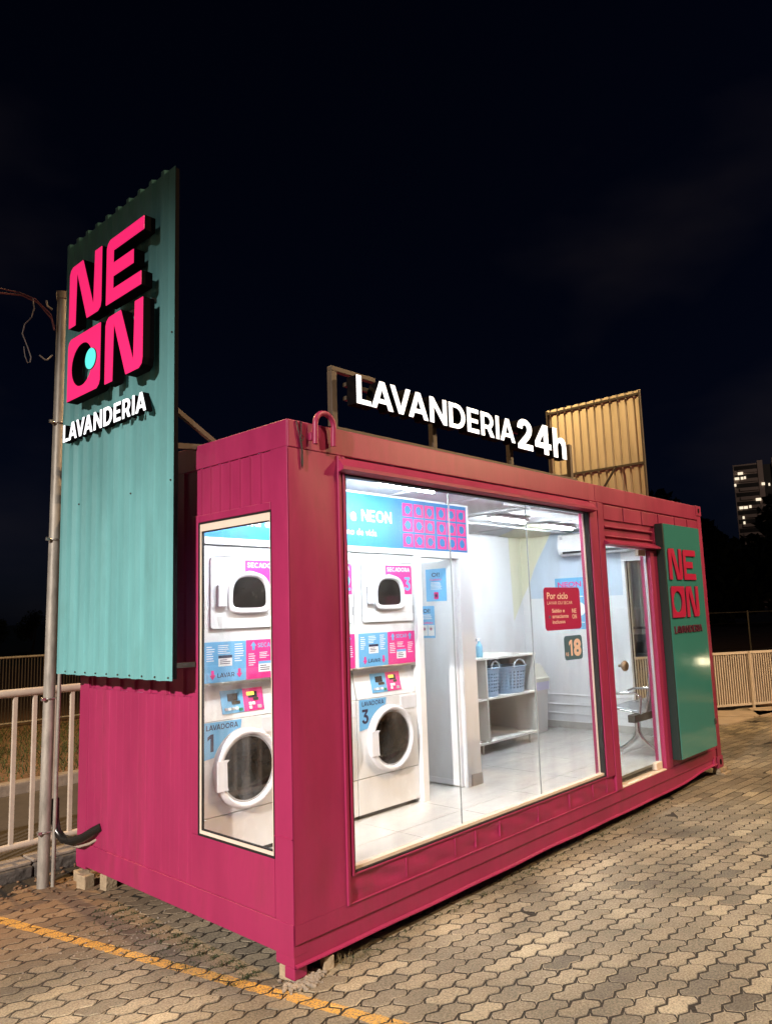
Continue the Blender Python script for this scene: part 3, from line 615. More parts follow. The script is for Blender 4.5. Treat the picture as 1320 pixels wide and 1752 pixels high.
def machine(num, x0):
    Y = .920; F0 = .38; W_ = .68
    T = thing('stacked_washer_dryer', (x0 + W_ / 2, 1.25, F0), 'white stacked washer and dryer, ' + ROMAN[num], 'washing machine', 'stacked laundry machines in a row')
    f = front(Y)
    B('cabinet', M_app, T, x0, x0 + W_, Y + .002, 1.60, 1.452, 2.338, b=.004)
    B('washer_cabinet', M_app, T, x0, x0 + W_, Y + .002, 1.60, .668, 1.236, b=.004)
    B('kick_panel', M_app, T, x0 + .002, x0 + W_ - .002, Y + .004, 1.60, .412, .664, b=.004)
    B('toe_gap_fill', M_gasket, T, x0 + .02, x0 + W_ - .02, Y + .03, 1.58, .382, .410)  # black block paints in the shade of the toe gap
    B('back_column', M_app, T, x0 + .004, x0 + W_ - .004, Y + .065, 1.60, 1.237, 1.451)
    B('top_panel', M_app, T, x0 + .004, x0 + W_ - .004, Y - .004, Y + .04, 2.272, 2.332, b=.003)
    # dryer door panel
    dp = MB().prism(rrect(x0 + .078, x0 + .660, 1.808, 2.260, .022), f, -.002, .010).build('dryer_door', M_app, T)
    sm_ = MB().prism(rrect(x0 + .074, x0 + .664, 1.803, 2.264, .024), f, -.003, .0025).build('door_seam', M_greyplast, T)
    cu, cv = x0 + .375, 2.005
    o = dshape(cu, cv, .172, .165, .105); i_ = dshape(cu, cv, .138, .135, .070)
    sh = lambda L, d: [(a, b, d) for a, b in L]
    MB().loops([sh(o, .009), sh(o, .024), sh(dshape(cu, cv, .167, .160, .100), .030), sh(dshape(cu, cv, .154, .149, .087), .030), sh(i_, .022), sh(dshape(cu, cv, .136, .133, .068), .010)], f, False, True).build('door_ring', M_plastic, dp)
    MB().prism(dshape(cu, cv, .137, .134, .069), f, .0101, .014).build('door_glass', M_darkglass, dp)
    B('handle', M_plastic, dp, x0 + .120, x0 + .188, Y - .034, Y - .0102, 1.945, 2.085, b=.010)
    B('hinge', M_greyplast, dp, x0 + .652, x0 + .664, Y - .016, Y - .0102, 1.865, 1.93, b=.002)
    # SECADORA sticker, cut round the ring
    pts = [(x0 + .345, 2.250), (x0 + .345, 2.172)]
    for k in range(9):
        a = R(92 - 11 * k); pts.append((cu + .184 * math.cos(a) * (1 if k else 0.0) , cv + .176 * math.sin(a)))
    pts = [p for p in pts if p[0] >= x0 + .345] + [(x0 + .560, 2.02), (x0 + .652, 2.02), (x0 + .655, 2.235), (x0 + .645, 2.252)]
    sk = MB().prism(pts, f, .0102, .0112).build('dryer_sticker', M_mag, dp)
    t = MB(); block_print(t, 'SECADORA', x0 + .362, 2.202, .033, f, .0116, .270); t.build('lettering', M_pwhite, sk)
    t = MB(); block_print(t, str(num), x0 + .600, 2.050, .110, f, .0116, align='C'); t.build('numeral', M_blue, sk)
    # instruction panels
    pl = MB().prism(rrect(x0 + .035, x0 + .352, 1.474, 1.726, .004), f, -.001, .004).build('wash_instructions', M_blue, T)
    pr = MB().prism(rrect(x0 + .353, x0 + .674, 1.474, 1.726, .004), f, -.001, .004).build('dry_instructions', M_mag, T)
    t = MB(); block_print(t, 'LAVAR', x0 + .196, 1.503, .028, f, .0045, .130, 'C'); t.build('lettering', M_navy, pl)
    for cx in (x0 + .095, x0 + .298): flat('arrow', M_mag, pl, arrow(cx, 1.492, .046, .058, False), f, .004, .0048)
    t = MB(); shadeless_lines(t, x0 + .050, x0 + .115, 1.60, 1.70, 7, f, .0045, num); shadeless_lines(t, x0 + .135, x0 + .235, 1.645, 1.705, 5, f, .0045, num + 9); shadeless_lines(t, x0 + .262, x0 + .335, 1.59, 1.71, 8, f, .0045, num + 4); t.build('small_print', M_pwhite, pl)
    nt = MB().prism([(x0 + .138, 1.572), (x0 + .242, 1.572), (x0 + .242, 1.640), (x0 + .138, 1.640)], f, .004, .0050).build('notice', M_pwhite, pl)
    flat('notice_band', M_navy, pl, [(x0 + .138, 1.622), (x0 + .242, 1.622), (x0 + .242, 1.640), (x0 + .138, 1.640)], f, .0050, .0055)
    t = MB(); shadeless_lines(t, x0 + .150, x0 + .235, 1.580, 1.615, 3, f, .0055, num); t.build('small_print', M_navy, pl)
    t = MB(); block_print(t, 'SECAR', x0 + .513, 1.676, .028, f, .0045, .130, 'C'); t.build('lettering', M_blue, pr)
    for cx in (x0 + .412, x0 + .615): flat('arrow', M_blue, pr, arrow(cx, 1.660, .046, .056, True), f, .004, .0048)
    t = MB(); shadeless_lines(t, x0 + .372, x0 + .440, 1.555, 1.64, 6, f, .0045, num + 2); shadeless_lines(t, x0 + .460, x0 + .555, 1.60, 1.645, 4, f, .0045, num + 6); shadeless_lines(t, x0 + .585, x0 + .655, 1.55, 1.64, 6, f, .0045, num + 3); t.build('small_print', M_pwhite, pr)
    nt = MB().prism([(x0 + .452, 1.515), (x0 + .560, 1.515), (x0 + .560, 1.585), (x0 + .452, 1.585)], f, .004, .0050).build('notice', M_pwhite, pr)
    flat('notice_band', M_blue, pr, [(x0 + .452, 1.568), (x0 + .560, 1.568), (x0 + .560, 1.585), (x0 + .452, 1.585)], f, .0050, .0055)
    t = MB(); shadeless_lines(t, x0 + .465, x0 + .550, 1.52, 1.56, 3, f, .0055, num); t.build('small_print', M_navy, pr)
    ts = B('trim_strip', M_steel, T, x0 + .002, x0 + W_ - .002, Y - .006, Y + .02, 1.4525, 1.4705, b=.002)
    for cx in (x0 + .07, x0 + .62): MB().prism(circ(cx, 1.461, .005, 10), f, .006, .009).build('screw', M_greyplast, ts)
    # sloping control fascia
    fas = MB().add([(x0 + .006, Y + .045, 1.450), (x0 + W_ - .006, Y + .045, 1.450), (x0 + W_ - .006, Y + .002, 1.240), (x0 + .006, Y + .002, 1.240), (x0 + .006, Y + .064, 1.450), (x0 + W_ - .006, Y + .064, 1.450), (x0 + W_ - .006, Y + .064, 1.240), (x0 + .006, Y + .064, 1.240)],
        [(0, 1, 2, 3), (4, 7, 6, 5), (0, 4, 5, 1), (3, 2, 6, 7), (0, 3, 7, 4), (1, 5, 6, 2)]).build('control_fascia', M_app, T)
    ff = lambda u, v, d: Vector((u, Y + .002 + .043 * (v - 1.240) / .21 - d, v))
    cl = MB().prism([(x0 + .175, 1.272), (x0 + .345, 1.272), (x0 + .345, 1.415), (x0 + .175, 1.415)], ff, .0005, .004).build('wash_controls', M_blue, T)
    cr_ = MB().prism([(x0 + .346, 1.272), (x0 + .505, 1.272), (x0 + .505, 1.415), (x0 + .346, 1.415)], ff, .0005, .004).build('dry_controls', M_mag, T)
    flat('display', M_gasket, cl, rrect(x0 + .225, x0 + .300, 1.348, 1.392, .003), ff, .004, .008); flat('coin_slot', M_frame, cl, rrect(x0 + .255, x0 + .318, 1.326, 1.346, .003), ff, .004, .007)
    for k in range(4): flat('button', M_pwhite if k % 2 else M_greyplast, cl, rrect(x0 + .195 + k * .027, x0 + .217 + k * .027, 1.292, 1.308, .003), ff, .004, .009)
    flat('start_button', mat('green_button', (.03, .22, .10), .4), cl, rrect(x0 + .305, x0 + .332, 1.282, 1.300, .003), ff, .004, .009)
    flat('display', M_gasket, cr_, rrect(x0 + .385, x0 + .455, 1.355, 1.392, .003), ff, .004, .008)
    flat('lit_digits', mat('lit_digits', (.6, .4, .05), .4, emit=1.4, ecol=(1.0, .75, .10)), cr_, rrect(x0 + .372, x0 + .432, 1.370, 1.392, .004), ff, .008, .0088)
    flat('coin_slot', M_frame, cr_, rrect(x0 + .425, x0 + .465, 1.335, 1.353, .003), ff, .004, .007)
    for (a, b_) in ((.385, 1.285), (.385, 1.309), (.412, 1.309)): flat('button', M_pwhite, cr_, rrect(x0 + a, x0 + a + .022, b_, b_ + .019, .003), ff, .004, .009)
    flat('stop_button', M_greyplast, cr_, rrect(x0 + .452, x0 + .482, 1.285, 1.305, .003), ff, .004, .009)
    # washer front
    cu, cv = x0 + .345, .925
    B('soap_drawer', M_plastic, T, x0 + .480, x0 + .665, Y - .003, Y + .01, 1.120, 1.222, b=.003)
    wd = MB().loops([[(a, b, d) for a, b in circ(cu, cv, r)] for r, d in ((.247, -.001), (.247, .026), (.240, .042), (.228, .048), (.216, .045), (.207, .034), (.205, .012))], f, False, True).build('washer_door', M_plastic, T)
    MB().loops([[(a, b, d) for a, b in circ(cu, cv, r)] for r, d in ((.206, .026), (.200, .030), (.195, .028), (.193, .020))], f, False, True).build('door_seal', M_greyplast, wd)
    MB().loops([[(a, b, d) for a, b in circ(cu, cv, r)] for r, d in ((.203, .020), (.175, .014), (.120, .006), (.06, .0022), (.01, .0020))], f, True, True).build('drum', M_drum, wd)
    MB().loops([[(a, b, d) for a, b in circ(cu, cv, r)] for r, d in ((.198, .026), (.15, .033), (.08, .037), (.01, .039))], f, True, True).build('door_glass', glass('porthole_glass', (.30, .27, .24)), wd)
    hp = [(cu - .246, cv + .075), (cu - .246, cv - .105), (cu - .165, cv - .105), (cu - .172, cv - .085), (cu - .176, cv + .06), (cu - .158, cv + .075)]
    MB().prism(hp, f, .026, .052).build('handle', M_plastic, wd)
    pts = [(x0 + .022, 1.235), (x0 + .022, 1.010)] + [(cu + .256 * math.cos(R(a)), cv + .256 * math.sin(R(a))) for a in range(158, 96, -6)] + [(x0 + .317, 1.230)]
    sk = MB().prism(pts, f, -.001, .0012).build('washer_sticker', M_blue, T)
    t = MB(); block_print(t, 'LAVADORA', x0 + .050, 1.186, .033, f, .0016, .238); t.build('lettering', M_navy, sk)
    t = MB(); block_print(t, str(num), x0 + .082, 1.058, .105, f, .0016, align='C'); t.build('numeral', M_navy, sk)
    return T
for k, x0 in ((1, .063 - .04), (2, .709), (3, 1.394)): machine(k, .036 if k == 1 else x0)

# ================================================================== banner and posters
bn = thing('wall_banner', (1.45, .92, 2.392), 'light blue banner with white lettering and magenta tile grid above the machines', 'banner')
fb = front(.9215)
flat('panel', M_bannerblue, bn, [(.064, 2.392), (2.842, 2.392), (2.842, 2.806), (.064, 2.806)], fb, 0, .003)
t = MB(); lettering(t, 'e', 1.375, 2.590, .092, fb, .0035, .03); block_print(t, 'NEON', 1.495, 2.590, .092, fb, .0035, .345); t.build('lettering', M_pwhite, bn)
t = MB(); lettering(t, 'no de vida', 1.335, 2.478, .052, fb, .0035, .0, .325); t.build('lettering', M_pwhite, bn)
t = MB(); lettering(t, 'end a', .34, 2.485, .085, fb, .0035, .03, .27); t.build('lettering', M_pwhite, bn)
gi = 0
for r_ in range(3):
    for c_ in range(6):
        u0 = 1.975 + c_ * .142 + (.018 if c_ > 2 else 0); v0 = 2.664 - r_ * .127
        tl = flat('grid_tile', M_mag, bn, rrect(u0, u0 + .124, v0, v0 + .110, .002), fb, .003, .0045)
        a = [0, 90, 180, 270, 45, 315, 135][(gi * 5) % 7]; gi += 1
        o = circ(u0 + .062, v0 + .055, .036, 24)
        tip = (u0 + .062 + .05 * math.cos(R(a)), v0 + .055 + .05 * math.sin(R(a)))
        k0 = int(round(a / 360 * 24)) % 24; o[k0] = tip
        flat('grid_dot', M_bannerblue, tl, o, fb, .0045, .0055)
def poster(name, label, pts, fn, m, prints):
    P_ = thing(name, fn(*pts[0], 0), label, 'poster')
    flat('sheet', m, P_, pts, fn, .0005, .002)
    for (kind, mm, *a) in prints:
        t = MB()
        if kind == 'text': lettering(t, a[0], a[1], a[2], a[3], fn, .0025, .02, a[4], 'C')
        elif kind == 'lines': shadeless_lines(t, *a, fn, .0025, 5)
        elif kind == 'box': t.prism([(a[0], a[2]), (a[1], a[2]), (a[1], a[3]), (a[0], a[3])], fn, .002, .0027)
        elif kind == 'disc': t.prism(circ(a[0], a[1], a[2], 24), fn, .002, .0027)
        t.build({'text': 'lettering', 'lines': 'small_print', 'box': 'print_block', 'disc': 'print_disc'}[kind], mm, P_)
    return P_
fdoor = lambda u, v, d: Vector((2.6335 - d, -u, v))      # on the service door leaf, u = -y so text reads left to right
poster('door_poster', 'blue notice higher and nearer the pillar on the white service door', [(-1.245, 1.965), (-1.012, 1.965), (-1.012, 2.255), (-1.245, 2.255)], fdoor, M_blue,
       [('text', M_navy, 'OI!', -1.13, 2.185, .035, .09), ('text', M_mag, 'Cuidados', -1.13, 2.150, .018, .13), ('lines', M_pwhite, -1.19, -1.06, 2.065, 2.135, 6), ('box', M_mag, -1.155, -1.105, 1.985, 2.045), ('disc', M_blue, -1.13, 2.015, .016)])
poster('door_poster', 'lower blue and white notice on the service door beside machine three', [(-1.325, 1.64), (-1.160, 1.64), (-1.160, 1.925), (-1.325, 1.925)], fdoor, M_blue,
       [('text', M_navy, 'OI!', -1.25, 1.865, .035, .08), ('lines', M_pwhite, -1.31, -1.18, 1.80, 1.85, 3), ('text', M_mag, 'Cuidados', -1.24, 1.768, .018, .12), ('box', M_pwhite, -1.318, -1.247, 1.66, 1.755), ('box', M_pwhite, -1.24, -1.168, 1.66, 1.755), ('disc', M_mag, -1.205, 1.72, .014), ('disc', M_mag, -1.283, 1.72, .014)])
fend = lambda u, v, d: Vector((5.9525 - d, -u, v))
poster('wall_poster', 'blue poster headed NEON on the far wall behind the crimson sticker', [(-1.865, 1.60), (-1.455, 1.60), (-1.455, 2.245), (-1.865, 2.245)], fend, M_blue,
       [('text', M_mag, 'NEON', -1.66, 2.13, .065, .33), ('box', M_pwhite, -1.60, -1.48, 2.0, 2.012), ('disc', M_pwhite, -1.54, 1.85, .085), ('box', M_pwhite, -1.60, -1.48, 1.68, 1.69)])
fg = front(.0445)
S = thing('price_sticker', (2.94, .04, 1.69), 'crimson rounded sticker reading Por ciclo on the front window glass', 'sticker')
flat('sheet', M_crim, S, rrect(2.652, 3.236, 1.692, 2.038, .035), fg, .0, .0008)
for (tx, u, v, h, w, b_) in (('Por ciclo', 2.70, 1.945, .052, .33, .02), ('LAVAR OU SECAR', 2.70, 1.900, .026, .40, 0), ('Sabão e', 2.765, 1.835, .030, .20, .018), ('amaciante', 2.765, 1.790, .030, .26, .018), ('inclusos', 2.765, 1.745, .030, .20, .018), ):
    t = MB(); lettering(t, tx, u, v, h, fg, .0012, b_, w); t.build('lettering', M_scream, S)
t = MB(); block_print(t, 'NE', 3.085, 1.826, .036, fg, .0012, .075); block_print(t, 'ON', 3.085, 1.778, .036, fg, .0012, .075); t.build('lettering', M_scream, S)
flat('dot', M_stkteal, S, circ(2.725, 1.80, .013, 16), fg, .0008, .0014)
S = thing('price_sticker', (3.07, .04, 1.45), 'slate green rounded sticker with the price 18 on the front window glass', 'sticker')
flat('sheet', M_stkteal, S, rrect(2.925, 3.222, 1.442, 1.640, .032), fg, .0, .0008)
t = MB(); block_print(t, '1', 3.000, 1.475, .130, fg, .0012); lettering(t, '8', 3.075, 1.477, .128, fg, .0012, .045, .125); t.build('lettering', M_scream, S)
t = MB(); lettering(t, 'R$', 2.945, 1.478, .028, fg, .0012, .015, .045); t.build('lettering', M_scream, S)

# ================================================================== shop fittings
SH = thing('shelf_unit', (3.9, 1.95, .38), 'white open shelf unit on short legs against the back wall', 'shelf')
y0, y1 = 1.62, 2.34
for (z0, z1) in ((1.345, 1.367), (.925, .945), (.480, .502)): B('shelf_board', M_shelf, SH, 2.95, 5.0, y0, y1, z0, z1, b=.0015)
for x in (2.952, 4.018, 4.962): B('upright', M_shelf, SH, x, x + .020, y0 + .002, y1 - .02, .946, 1.344); B('upright', M_shelf, SH, x, x + .020, y0 + .002, y1 - .02, .503, .924)
B('back_panel', M_shelf, SH, 2.975, 4.96, y1 - .018, y1 - .006, .503, .924)
for x in (3.05, 3.94, 4.83):
    for y in (y0 + .03, y1 - .05): MB().tube([(x, y, .381), (x, y, .479)], .012, 8).build('leg', M_steel, SH)
def basket(name, cx, cy, z0, ra, rb, h, label):
    T = thing(name, (cx, cy, z0), label, 'laundry basket', 'blue laundry baskets on the shelf')
    mb = MB(); n, rows = 56, 17
    rad = lambda k: .84 + .16 * k / rows
    P = lambda i, k: (cx + ra * rad(k) * math.cos(2 * math.pi * i / n), cy + rb * rad(k) * math.sin(2 * math.pi * i / n), z0 + h * k / rows)
    vs = [P(i, k) for k in range(rows + 1) for i in range(n)]
    fs = []
    for k in range(rows):
        for i in range(n):
            if 3 <= k <= 13 and k % 2 == 1 and i % 2 == 0: continue
            fs.append((k * n + i, k * n + (i + 1) % n, (k + 1) * n + (i + 1) % n, (k + 1) * n + i))
    mb.add(vs, fs, True); mb.add(vs[:n], [list(range(n))])
    mb.build('tub', M_basket, T)
    rim = [Vector((cx + ra * 1.01 * math.cos(2 * math.pi * i / 36), cy + rb * 1.01 * math.sin(2 * math.pi * i / 36), z0 + h)) for i in range(37)]
    MB().tube(rim, .008, 8, False).build('rim', M_basket, T)
    for s in (-1, 1):
        pts = [(cx + math.cos(R(a)) * ra * .42, cy + s * rb * .92, z0 + h - .01 + .085 * math.sin(R(a))) for a in range(0, 181, 15)]
        MB().tube(pts, .009, 8).build('handle', mat('pale_handle', (.74, .80, .86), .4), T)
basket('laundry_basket', 4.215, 1.79, .947, .170, .16, .300, 'narrow looking pale blue laundry basket next to the shelf divider')
basket('laundry_basket', 4.680, 1.81, .947, .272, .185, .290, 'wide pale blue laundry basket at the right end of the shelf')
def bottle(cx, cy, z):
    T = thing('spray_bottle', (cx, cy, z), 'pale blue bottle standing on top of the white shelf', 'bottle')
    MB().loops([[(cx + r * math.cos(2 * math.pi * k / 18), cy + r * math.sin(2 * math.pi * k / 18), z + q) for k in range(18)] for r, q in ((.036, 0), (.038, .01), (.038, .11), (.030, .135), (.016, .15), (.014, .17))], lambda a, b, c: Vector((a, b, c)), True, True).build('body', mat('bottle_blue', srgb(150, 206, 232), .3), T)
    MB().box(cx - .05, cx + .018, cy - .014, cy + .014, z + .17, z + .205, b=.005).build('nozzle', M_plastic, T)
bottle(4.13, 1.78, 1.368)
bx = thing('storage_box', (3.86, 1.9, 1.368), 'low white box lying on the shelf left of the bottle', 'box')
B('carton', M_white, bx, 3.70, 4.03, 1.80, 2.02, 1.368, 1.438, b=.003); B('lid', M_plastic, bx, 3.695, 4.035, 1.795, 2.025, 1.4385, 1.455, b=.003)
# bin
T = thing('waste_bin', (5.52, 2.02, .38), 'tall white swing lid waste bin in the back corner', 'bin')
fz = lambda u, v, d: Vector((u, v, d))
def rr_at(s, r=.03): return rrect(5.52 - .155 * s, 5.52 + .155 * s, 2.02 - .15 * s, 2.02 + .15 * s, r)
MB().loops([[(u, v, z) for u, v in rr_at(s)] for s, z in ((.80, .381), (.82, .39), (.97, .955))], fz, True, False).build('body', mat('bin_cream', (.70, .68, .66), .45), T)
MB().loops([[(u, v, z) for u, v in rr_at(s)] for s, z in ((1.03, .885), (1.05, .93), (1.05, 1.0))], fz, False, True).build('liner_bag', M_bag, T)
MB().loops([[(u, v, z) for u, v in rr_at(s)] for s, z in ((1.09, .985), (1.09, 1.025), (1.0, 1.04), (.62, 1.19), (.4, 1.20))], fz, True, False).build('lid', mat('lid_cream', (.76, .74, .64), .45), T)
# air conditioner
T = thing('air_conditioner', (5.85, 1.18, 2.50), 'white split air conditioner high on the far end wall', 'air conditioner')
prof = [(5.953, 2.515), (5.953, 2.785), (5.80, 2.785), (5.755, 2.765), (5.740, 2.60), (5.765, 2.54), (5.84, 2.510)]
MB().prism(prof, lambda u, v, d: Vector((u, d, v)), .70, 1.675).build('casing', M_app, T)
B('outlet', M_gasket, T, 5.744, 5.80, .76, 1.61, 2.538, 2.562); B('louvre', M_plastic, T, 5.742, 5.80, .76, 1.61, 2.518, 2.526)
flat('rating_label', M_greyplast, T, [(-1.645, 2.715), (-1.605, 2.715), (-1.605, 2.75), (-1.645, 2.75)], lambda u, v, d: Vector((5.7515 - d, -u, v)), 0, .002)
# ceiling battens, the first and last unseen and added for fill
BAT = [(.50, .42, 'added as fill over the first machine by the end window'), (1.45, .40, 'nearest the banner'), (3.84, 1.12, 'over the middle of the shop'), (4.93, 1.18, 'nearest the air conditioner'), (2.42, 1.75, 'added as fill inside the service room behind the open door')]
for (x, y, w) in BAT:
    T = thing('ceiling_or_fill_light', (x, y, 2.80), 'lit white tube light on the ceiling ' + w, 'ceiling light', 'ceiling tube lights')
    B('housing', M_app, T, x - .31, x + .31, y - .055, y + .055, 2.785, 2.811, b=.004); B('tube', M_batten, T, x - .295, x + .295, y - .019, y + .019, 2.762, 2.7845, b=.008)
T = thing('fill_strip', (2.75, .112, 2.73), 'added unseen fill strip behind the lintel of the front window', 'strip light')
B('channel', M_app, T, 2.15, 3.35, .1005, .122, 2.748, 2.770); B('diffuser', mat('fill_strip_glow', (.9, .9, .9), .4, emit=190.0, ecol=(0.90, 0.96, 1.0)), T, 2.16, 3.34, .103, .1195, 2.736, 2.7475)  # unseen strip, added to brighten faces turned toward the window
# waiting bench
T = thing('waiting_bench', (5.15, .45, .38), 'metal waiting room bench with chrome legs behind the glass door', 'bench')
M_seat = mat('perforated_seat', (.42, .42, .43), .4, metal=.4, var=.1, vscale=60)
sp = [(.17, 1.20), (.185, 1.05), (.215, .92), (.25, .82), (.30, .785), (.42, .80), (.55, .815), (.66, .825), (.70, .815)]
for i, x0 in enumerate((4.80, 5.35)):
    mb = MB(); w = .50
    for k, (y, z) in enumerate(sp): pass
    vs = []
    for (y, z) in sp:
        for j in range(7): q = (j / 6 - .5) * 2; vs.append((x0 + w * j / 6, y + .018 * q * q * (1 if z > .83 else 0), z + .012 * q * q * (1 if y > .3 else 0)))
    fs = [(k * 7 + j, k * 7 + j + 1, (k + 1) * 7 + j + 1, (k + 1) * 7 + j) for k in range(len(sp) - 1) for j in range(6)]
    mb.add(vs, fs, True); so = mb.build('seat', M_seat, T)
    md = so.modifiers.new('thick', 'SOLIDIFY'); md.thickness = .006
    for x in (x0 + .005, x0 + w - .005): MB().tube([(x, y, z) for y, z in sp], .008, 8).build('seat_edge', M_chrome, T)
B('beam', M_frame, T, 4.72, 5.92, .33, .41, .70, .775, b=.006)
for x in (4.85, 5.75):
    MB().tube([(x, .37, .72), (x, .37, .60), (x, .33, .53), (x, .22, .44), (x, .13, .392)], .018, 10, radii=[.03, .028, .022, .018, .014]).build('leg', M_chrome, T)
    MB().tube([(x, .37, .62), (x, .41, .53), (x, .52, .44), (x, .64, .392)], .018, 10, radii=[.026, .022, .018, .014]).build('leg', M_chrome, T)
for x in (4.775, 5.325): MB().tube([(x, .30, .79), (x, .28, .95), (x, .34, .99), (x, .62, .975), (x, .68, .95)], .013, 8).build('armrest', M_chrome, T)

# ================================================================== tall corrugated signs
def logo_N(w, h): return [(0, 0), (.225 * w, 0), (.235 * w, .86 * h), (.565 * w, 0), (.90 * w, 0), (.975 * w, .05 * h), (w, .14 * h), (w, h), (.78 * w, h), (.765 * w, .16 * h), (.43 * w, h), (.10 * w, h), (.03 * w, .955 * h), (0, .88 * h)]
def logo_E(w, h): return [(0, 0), (.94 * w, 0), (.94 * w, .215 * h), (.20 * w, .215 * h), (.20 * w, .385 * h), (.74 * w, .385 * h), (.74 * w, .61 * h), (.20 * w, .61 * h), (.20 * w, .785 * h), (w, .785 * h), (w, h), (.10 * w, h), (.03 * w, .955 * h), (0, .88 * h)]
def solid(mb, outer, holes, fn, d0, d1, top=True):
    vs, fs = tri_fill(outer, holes)
    for d in ((d0, d1) if top else (d0,)): mb.add([fn(u, v, d) for u, v in vs], fs)
    for L in (outer, *holes):
        n = len(L); mb.add([fn(u, v, d0) for u, v in L] + [fn(u, v, d1) for u, v in L], [(i, (i + 1) % n, n + (i + 1) % n, n + i) for i in range(n)])
    return mb
def neon_logo(parent, fn, u0, v0, sx, sz, depth, m_face, m_side, m_dot, gap=.055, rowgap=.085, base=0.0):
    """four block letters NE / ON; u0,v0 = lower left; letter width sx, height sz"""
    sh = lambda L, du, dv: [(u0 + u + du, v0 + v + dv) for u, v in L]
    up = sz + rowgap * sz; rt = sx + gap * sx * 2.2
    hole = circ(.47 * sx, .5 * sz, .5, 40); hole = [(.45 * sx + .315 * sx * math.cos(2 * math.pi * k / 40), .5 * sz + .325 * sz * math.sin(2 * math.pi * k / 40)) for k in range(40)]
    osq = [(0, 0), (.90 * sx, 0), (.97 * sx, .05 * sz), (sx, .12 * sz), (sx, sz), (.10 * sx, sz), (.03 * sx, .955 * sz), (0, .88 * sz)]
    for (out, hl, du, dv) in ((logo_N(sx, sz), (), 0, up), (logo_E(sx, sz), (), rt, up), (osq, (hole,), 0, 0), (logo_N(sx, sz), (), rt, 0)):
        o = sh(out, du, dv); h = [sh(q, du, dv) for q in hl]
        lt = solid(MB(), o, h, fn, base, depth - .004).build('logo_letter', m_side, parent)
        fo = shrink(o, .005 * sx / .5 ) ; fh = [shrink(q, -.005 * sx / .5) for q in h]
        solid(MB(), fo, fh, fn, depth - .0038, depth).build('letter_face', m_face, lt)
    if m_dot:
        c = [(u0 + .75 * sx + .155 * sx * math.cos(2 * math.pi * k / 28), v0 + .5 * sz + .165 * sz * math.sin(2 * math.pi * k / 28)) for k in range(28)]
        lt = MB().prism(c, fn, 0, depth + .006).build('logo_dot', m_side, parent)
        MB().prism(shrink(c, .003), fn, depth + .006, depth + .010).build('letter_face', m_dot, lt)
def letter_row(parent, text, u0, v0, h, total, fn, d0, d1, bold, m_face, m_side, name='letter', track=.13):
    """row of separate box letters in a geometric block face, fitted to 'total'"""
    kern = {'LA': .03, 'AV': -.10, 'VA': -.10, 'RI': .12, 'IA': .07, 'AN': .10}
    info = []; x = 0; prev = ''
    for ch in text:
        x += (kern.get(prev + ch, .13) + track - .13) if prev else 0
        info.append((ch, x)); x += BLOCK[ch][0]; prev = ch
    s = total / x
    for ch, xx in info:
        w, out, holes = BLOCK[ch]; mp_ = lambda L: [(u0 + (xx + a) * s, v0 + b * h) for a, b in L]
        lt = solid(MB(), mp_(out), [mp_(q) for q in holes], fn, d0, d1 - .004).build(name, m_side, parent)
        solid(MB(), mp_(out), [mp_(q) for q in holes], fn, d1 - .0038, d1).build('letter_face', m_face, lt)
def corr_sheet(name, m, parent, X, y0, y1, z0, z1, period, depth, sgn):
    pts = []; y = y0
    while y < y1 - 1e-4:
        for a, h in ((0, 0), (.50, 0), (.62, 1), (.86, 1)):
            yy = y + a * period
            if yy < y1: pts.append((yy, h * depth))
        y += period
    pts.append((y1, 0)); n = len(pts)
    vs = [(X + sgn * h + e, yy, z) for e in (0, .0012) for z in (z0, z1) for yy, h in pts]
    fs = [(b + i, b + i + 1, b + n + i + 1, b + n + i) for b in (0, 2 * n) for i in range(n - 1)]
    fs += [(i, i + 1, 2 * n + i + 1, 2 * n + i) for i in range(n - 1)] + [(n + i, n + i + 1, 3 * n + i + 1, 3 * n + i) for i in range(n - 1)]
    return MB().add(vs, fs).build(name, m, parent)
SG = thing('tall_sign', (-.2, 1.6, 1.51), 'tall teal corrugated sign with glowing pink block letters beside the pole', 'sign')
SY0, SY1, SZ0, SZ1 = .838, 2.357, 1.517, 4.775
corr_sheet('corrugated_sheet', M_teal, SG, -.200, SY0, SY1, SZ0, SZ1, .1519, .026, -1)
for y in (SY0 + .022, SY1 - .024): B('upright', M_black, SG, -.196, -.168, y - .02, y + .02, SZ0 + .01, SZ1 - .01)
for z in (SZ0 + .03, 2.25, 3.15, 4.0, SZ1 - .04): B('crossbar', M_frame, SG, -.194, -.158, SY0 + .045, SY1 - .046, z - .018, z + .018)
for y in (.90, 2.30):
    MB().bar((-.154, y, 2.945), (.30, y, 2.985), .035).build('brace', M_brownframe, SG); MB().bar((-.154, y, 3.18), (.16, y, 2.995), .03).build('brace', M_brownframe, SG)
    MB().bar((-.154, y, 1.60), (-.012, y, 1.60), .03).build('brace', M_frame, SG)
for k in range(10): MB().prism(circ(SY0 + .04 + k * .1519, SZ0 + .018, .006, 8), endw(-.201), 0, .006).build('screw', M_frame, SG)
for (y, z) in ((.865, 2.72), (1.13, 2.69), (1.35, 2.70), (2.2, 2.70), (2.09, 2.72), (.86, 3.66), (1.0, 3.62)): MB().prism(circ(y, z, .006, 8), endw(-.201), 0, .006).build('screw', M_frame, SG)
fsig = lambda u, v, d: Vector((-.222 - d, 2.035 - u, v))
neon_logo(SG, fsig, 0.0, 3.435, .497, .460, .115, M_litpink, M_black, M_litcyan, gap=.058, rowgap=.19, base=.035)
MB().bar((-.215, 1.85, 3.93), (-.215, 1.05, 3.93), .025).build('letter_rail', M_frame, SG)
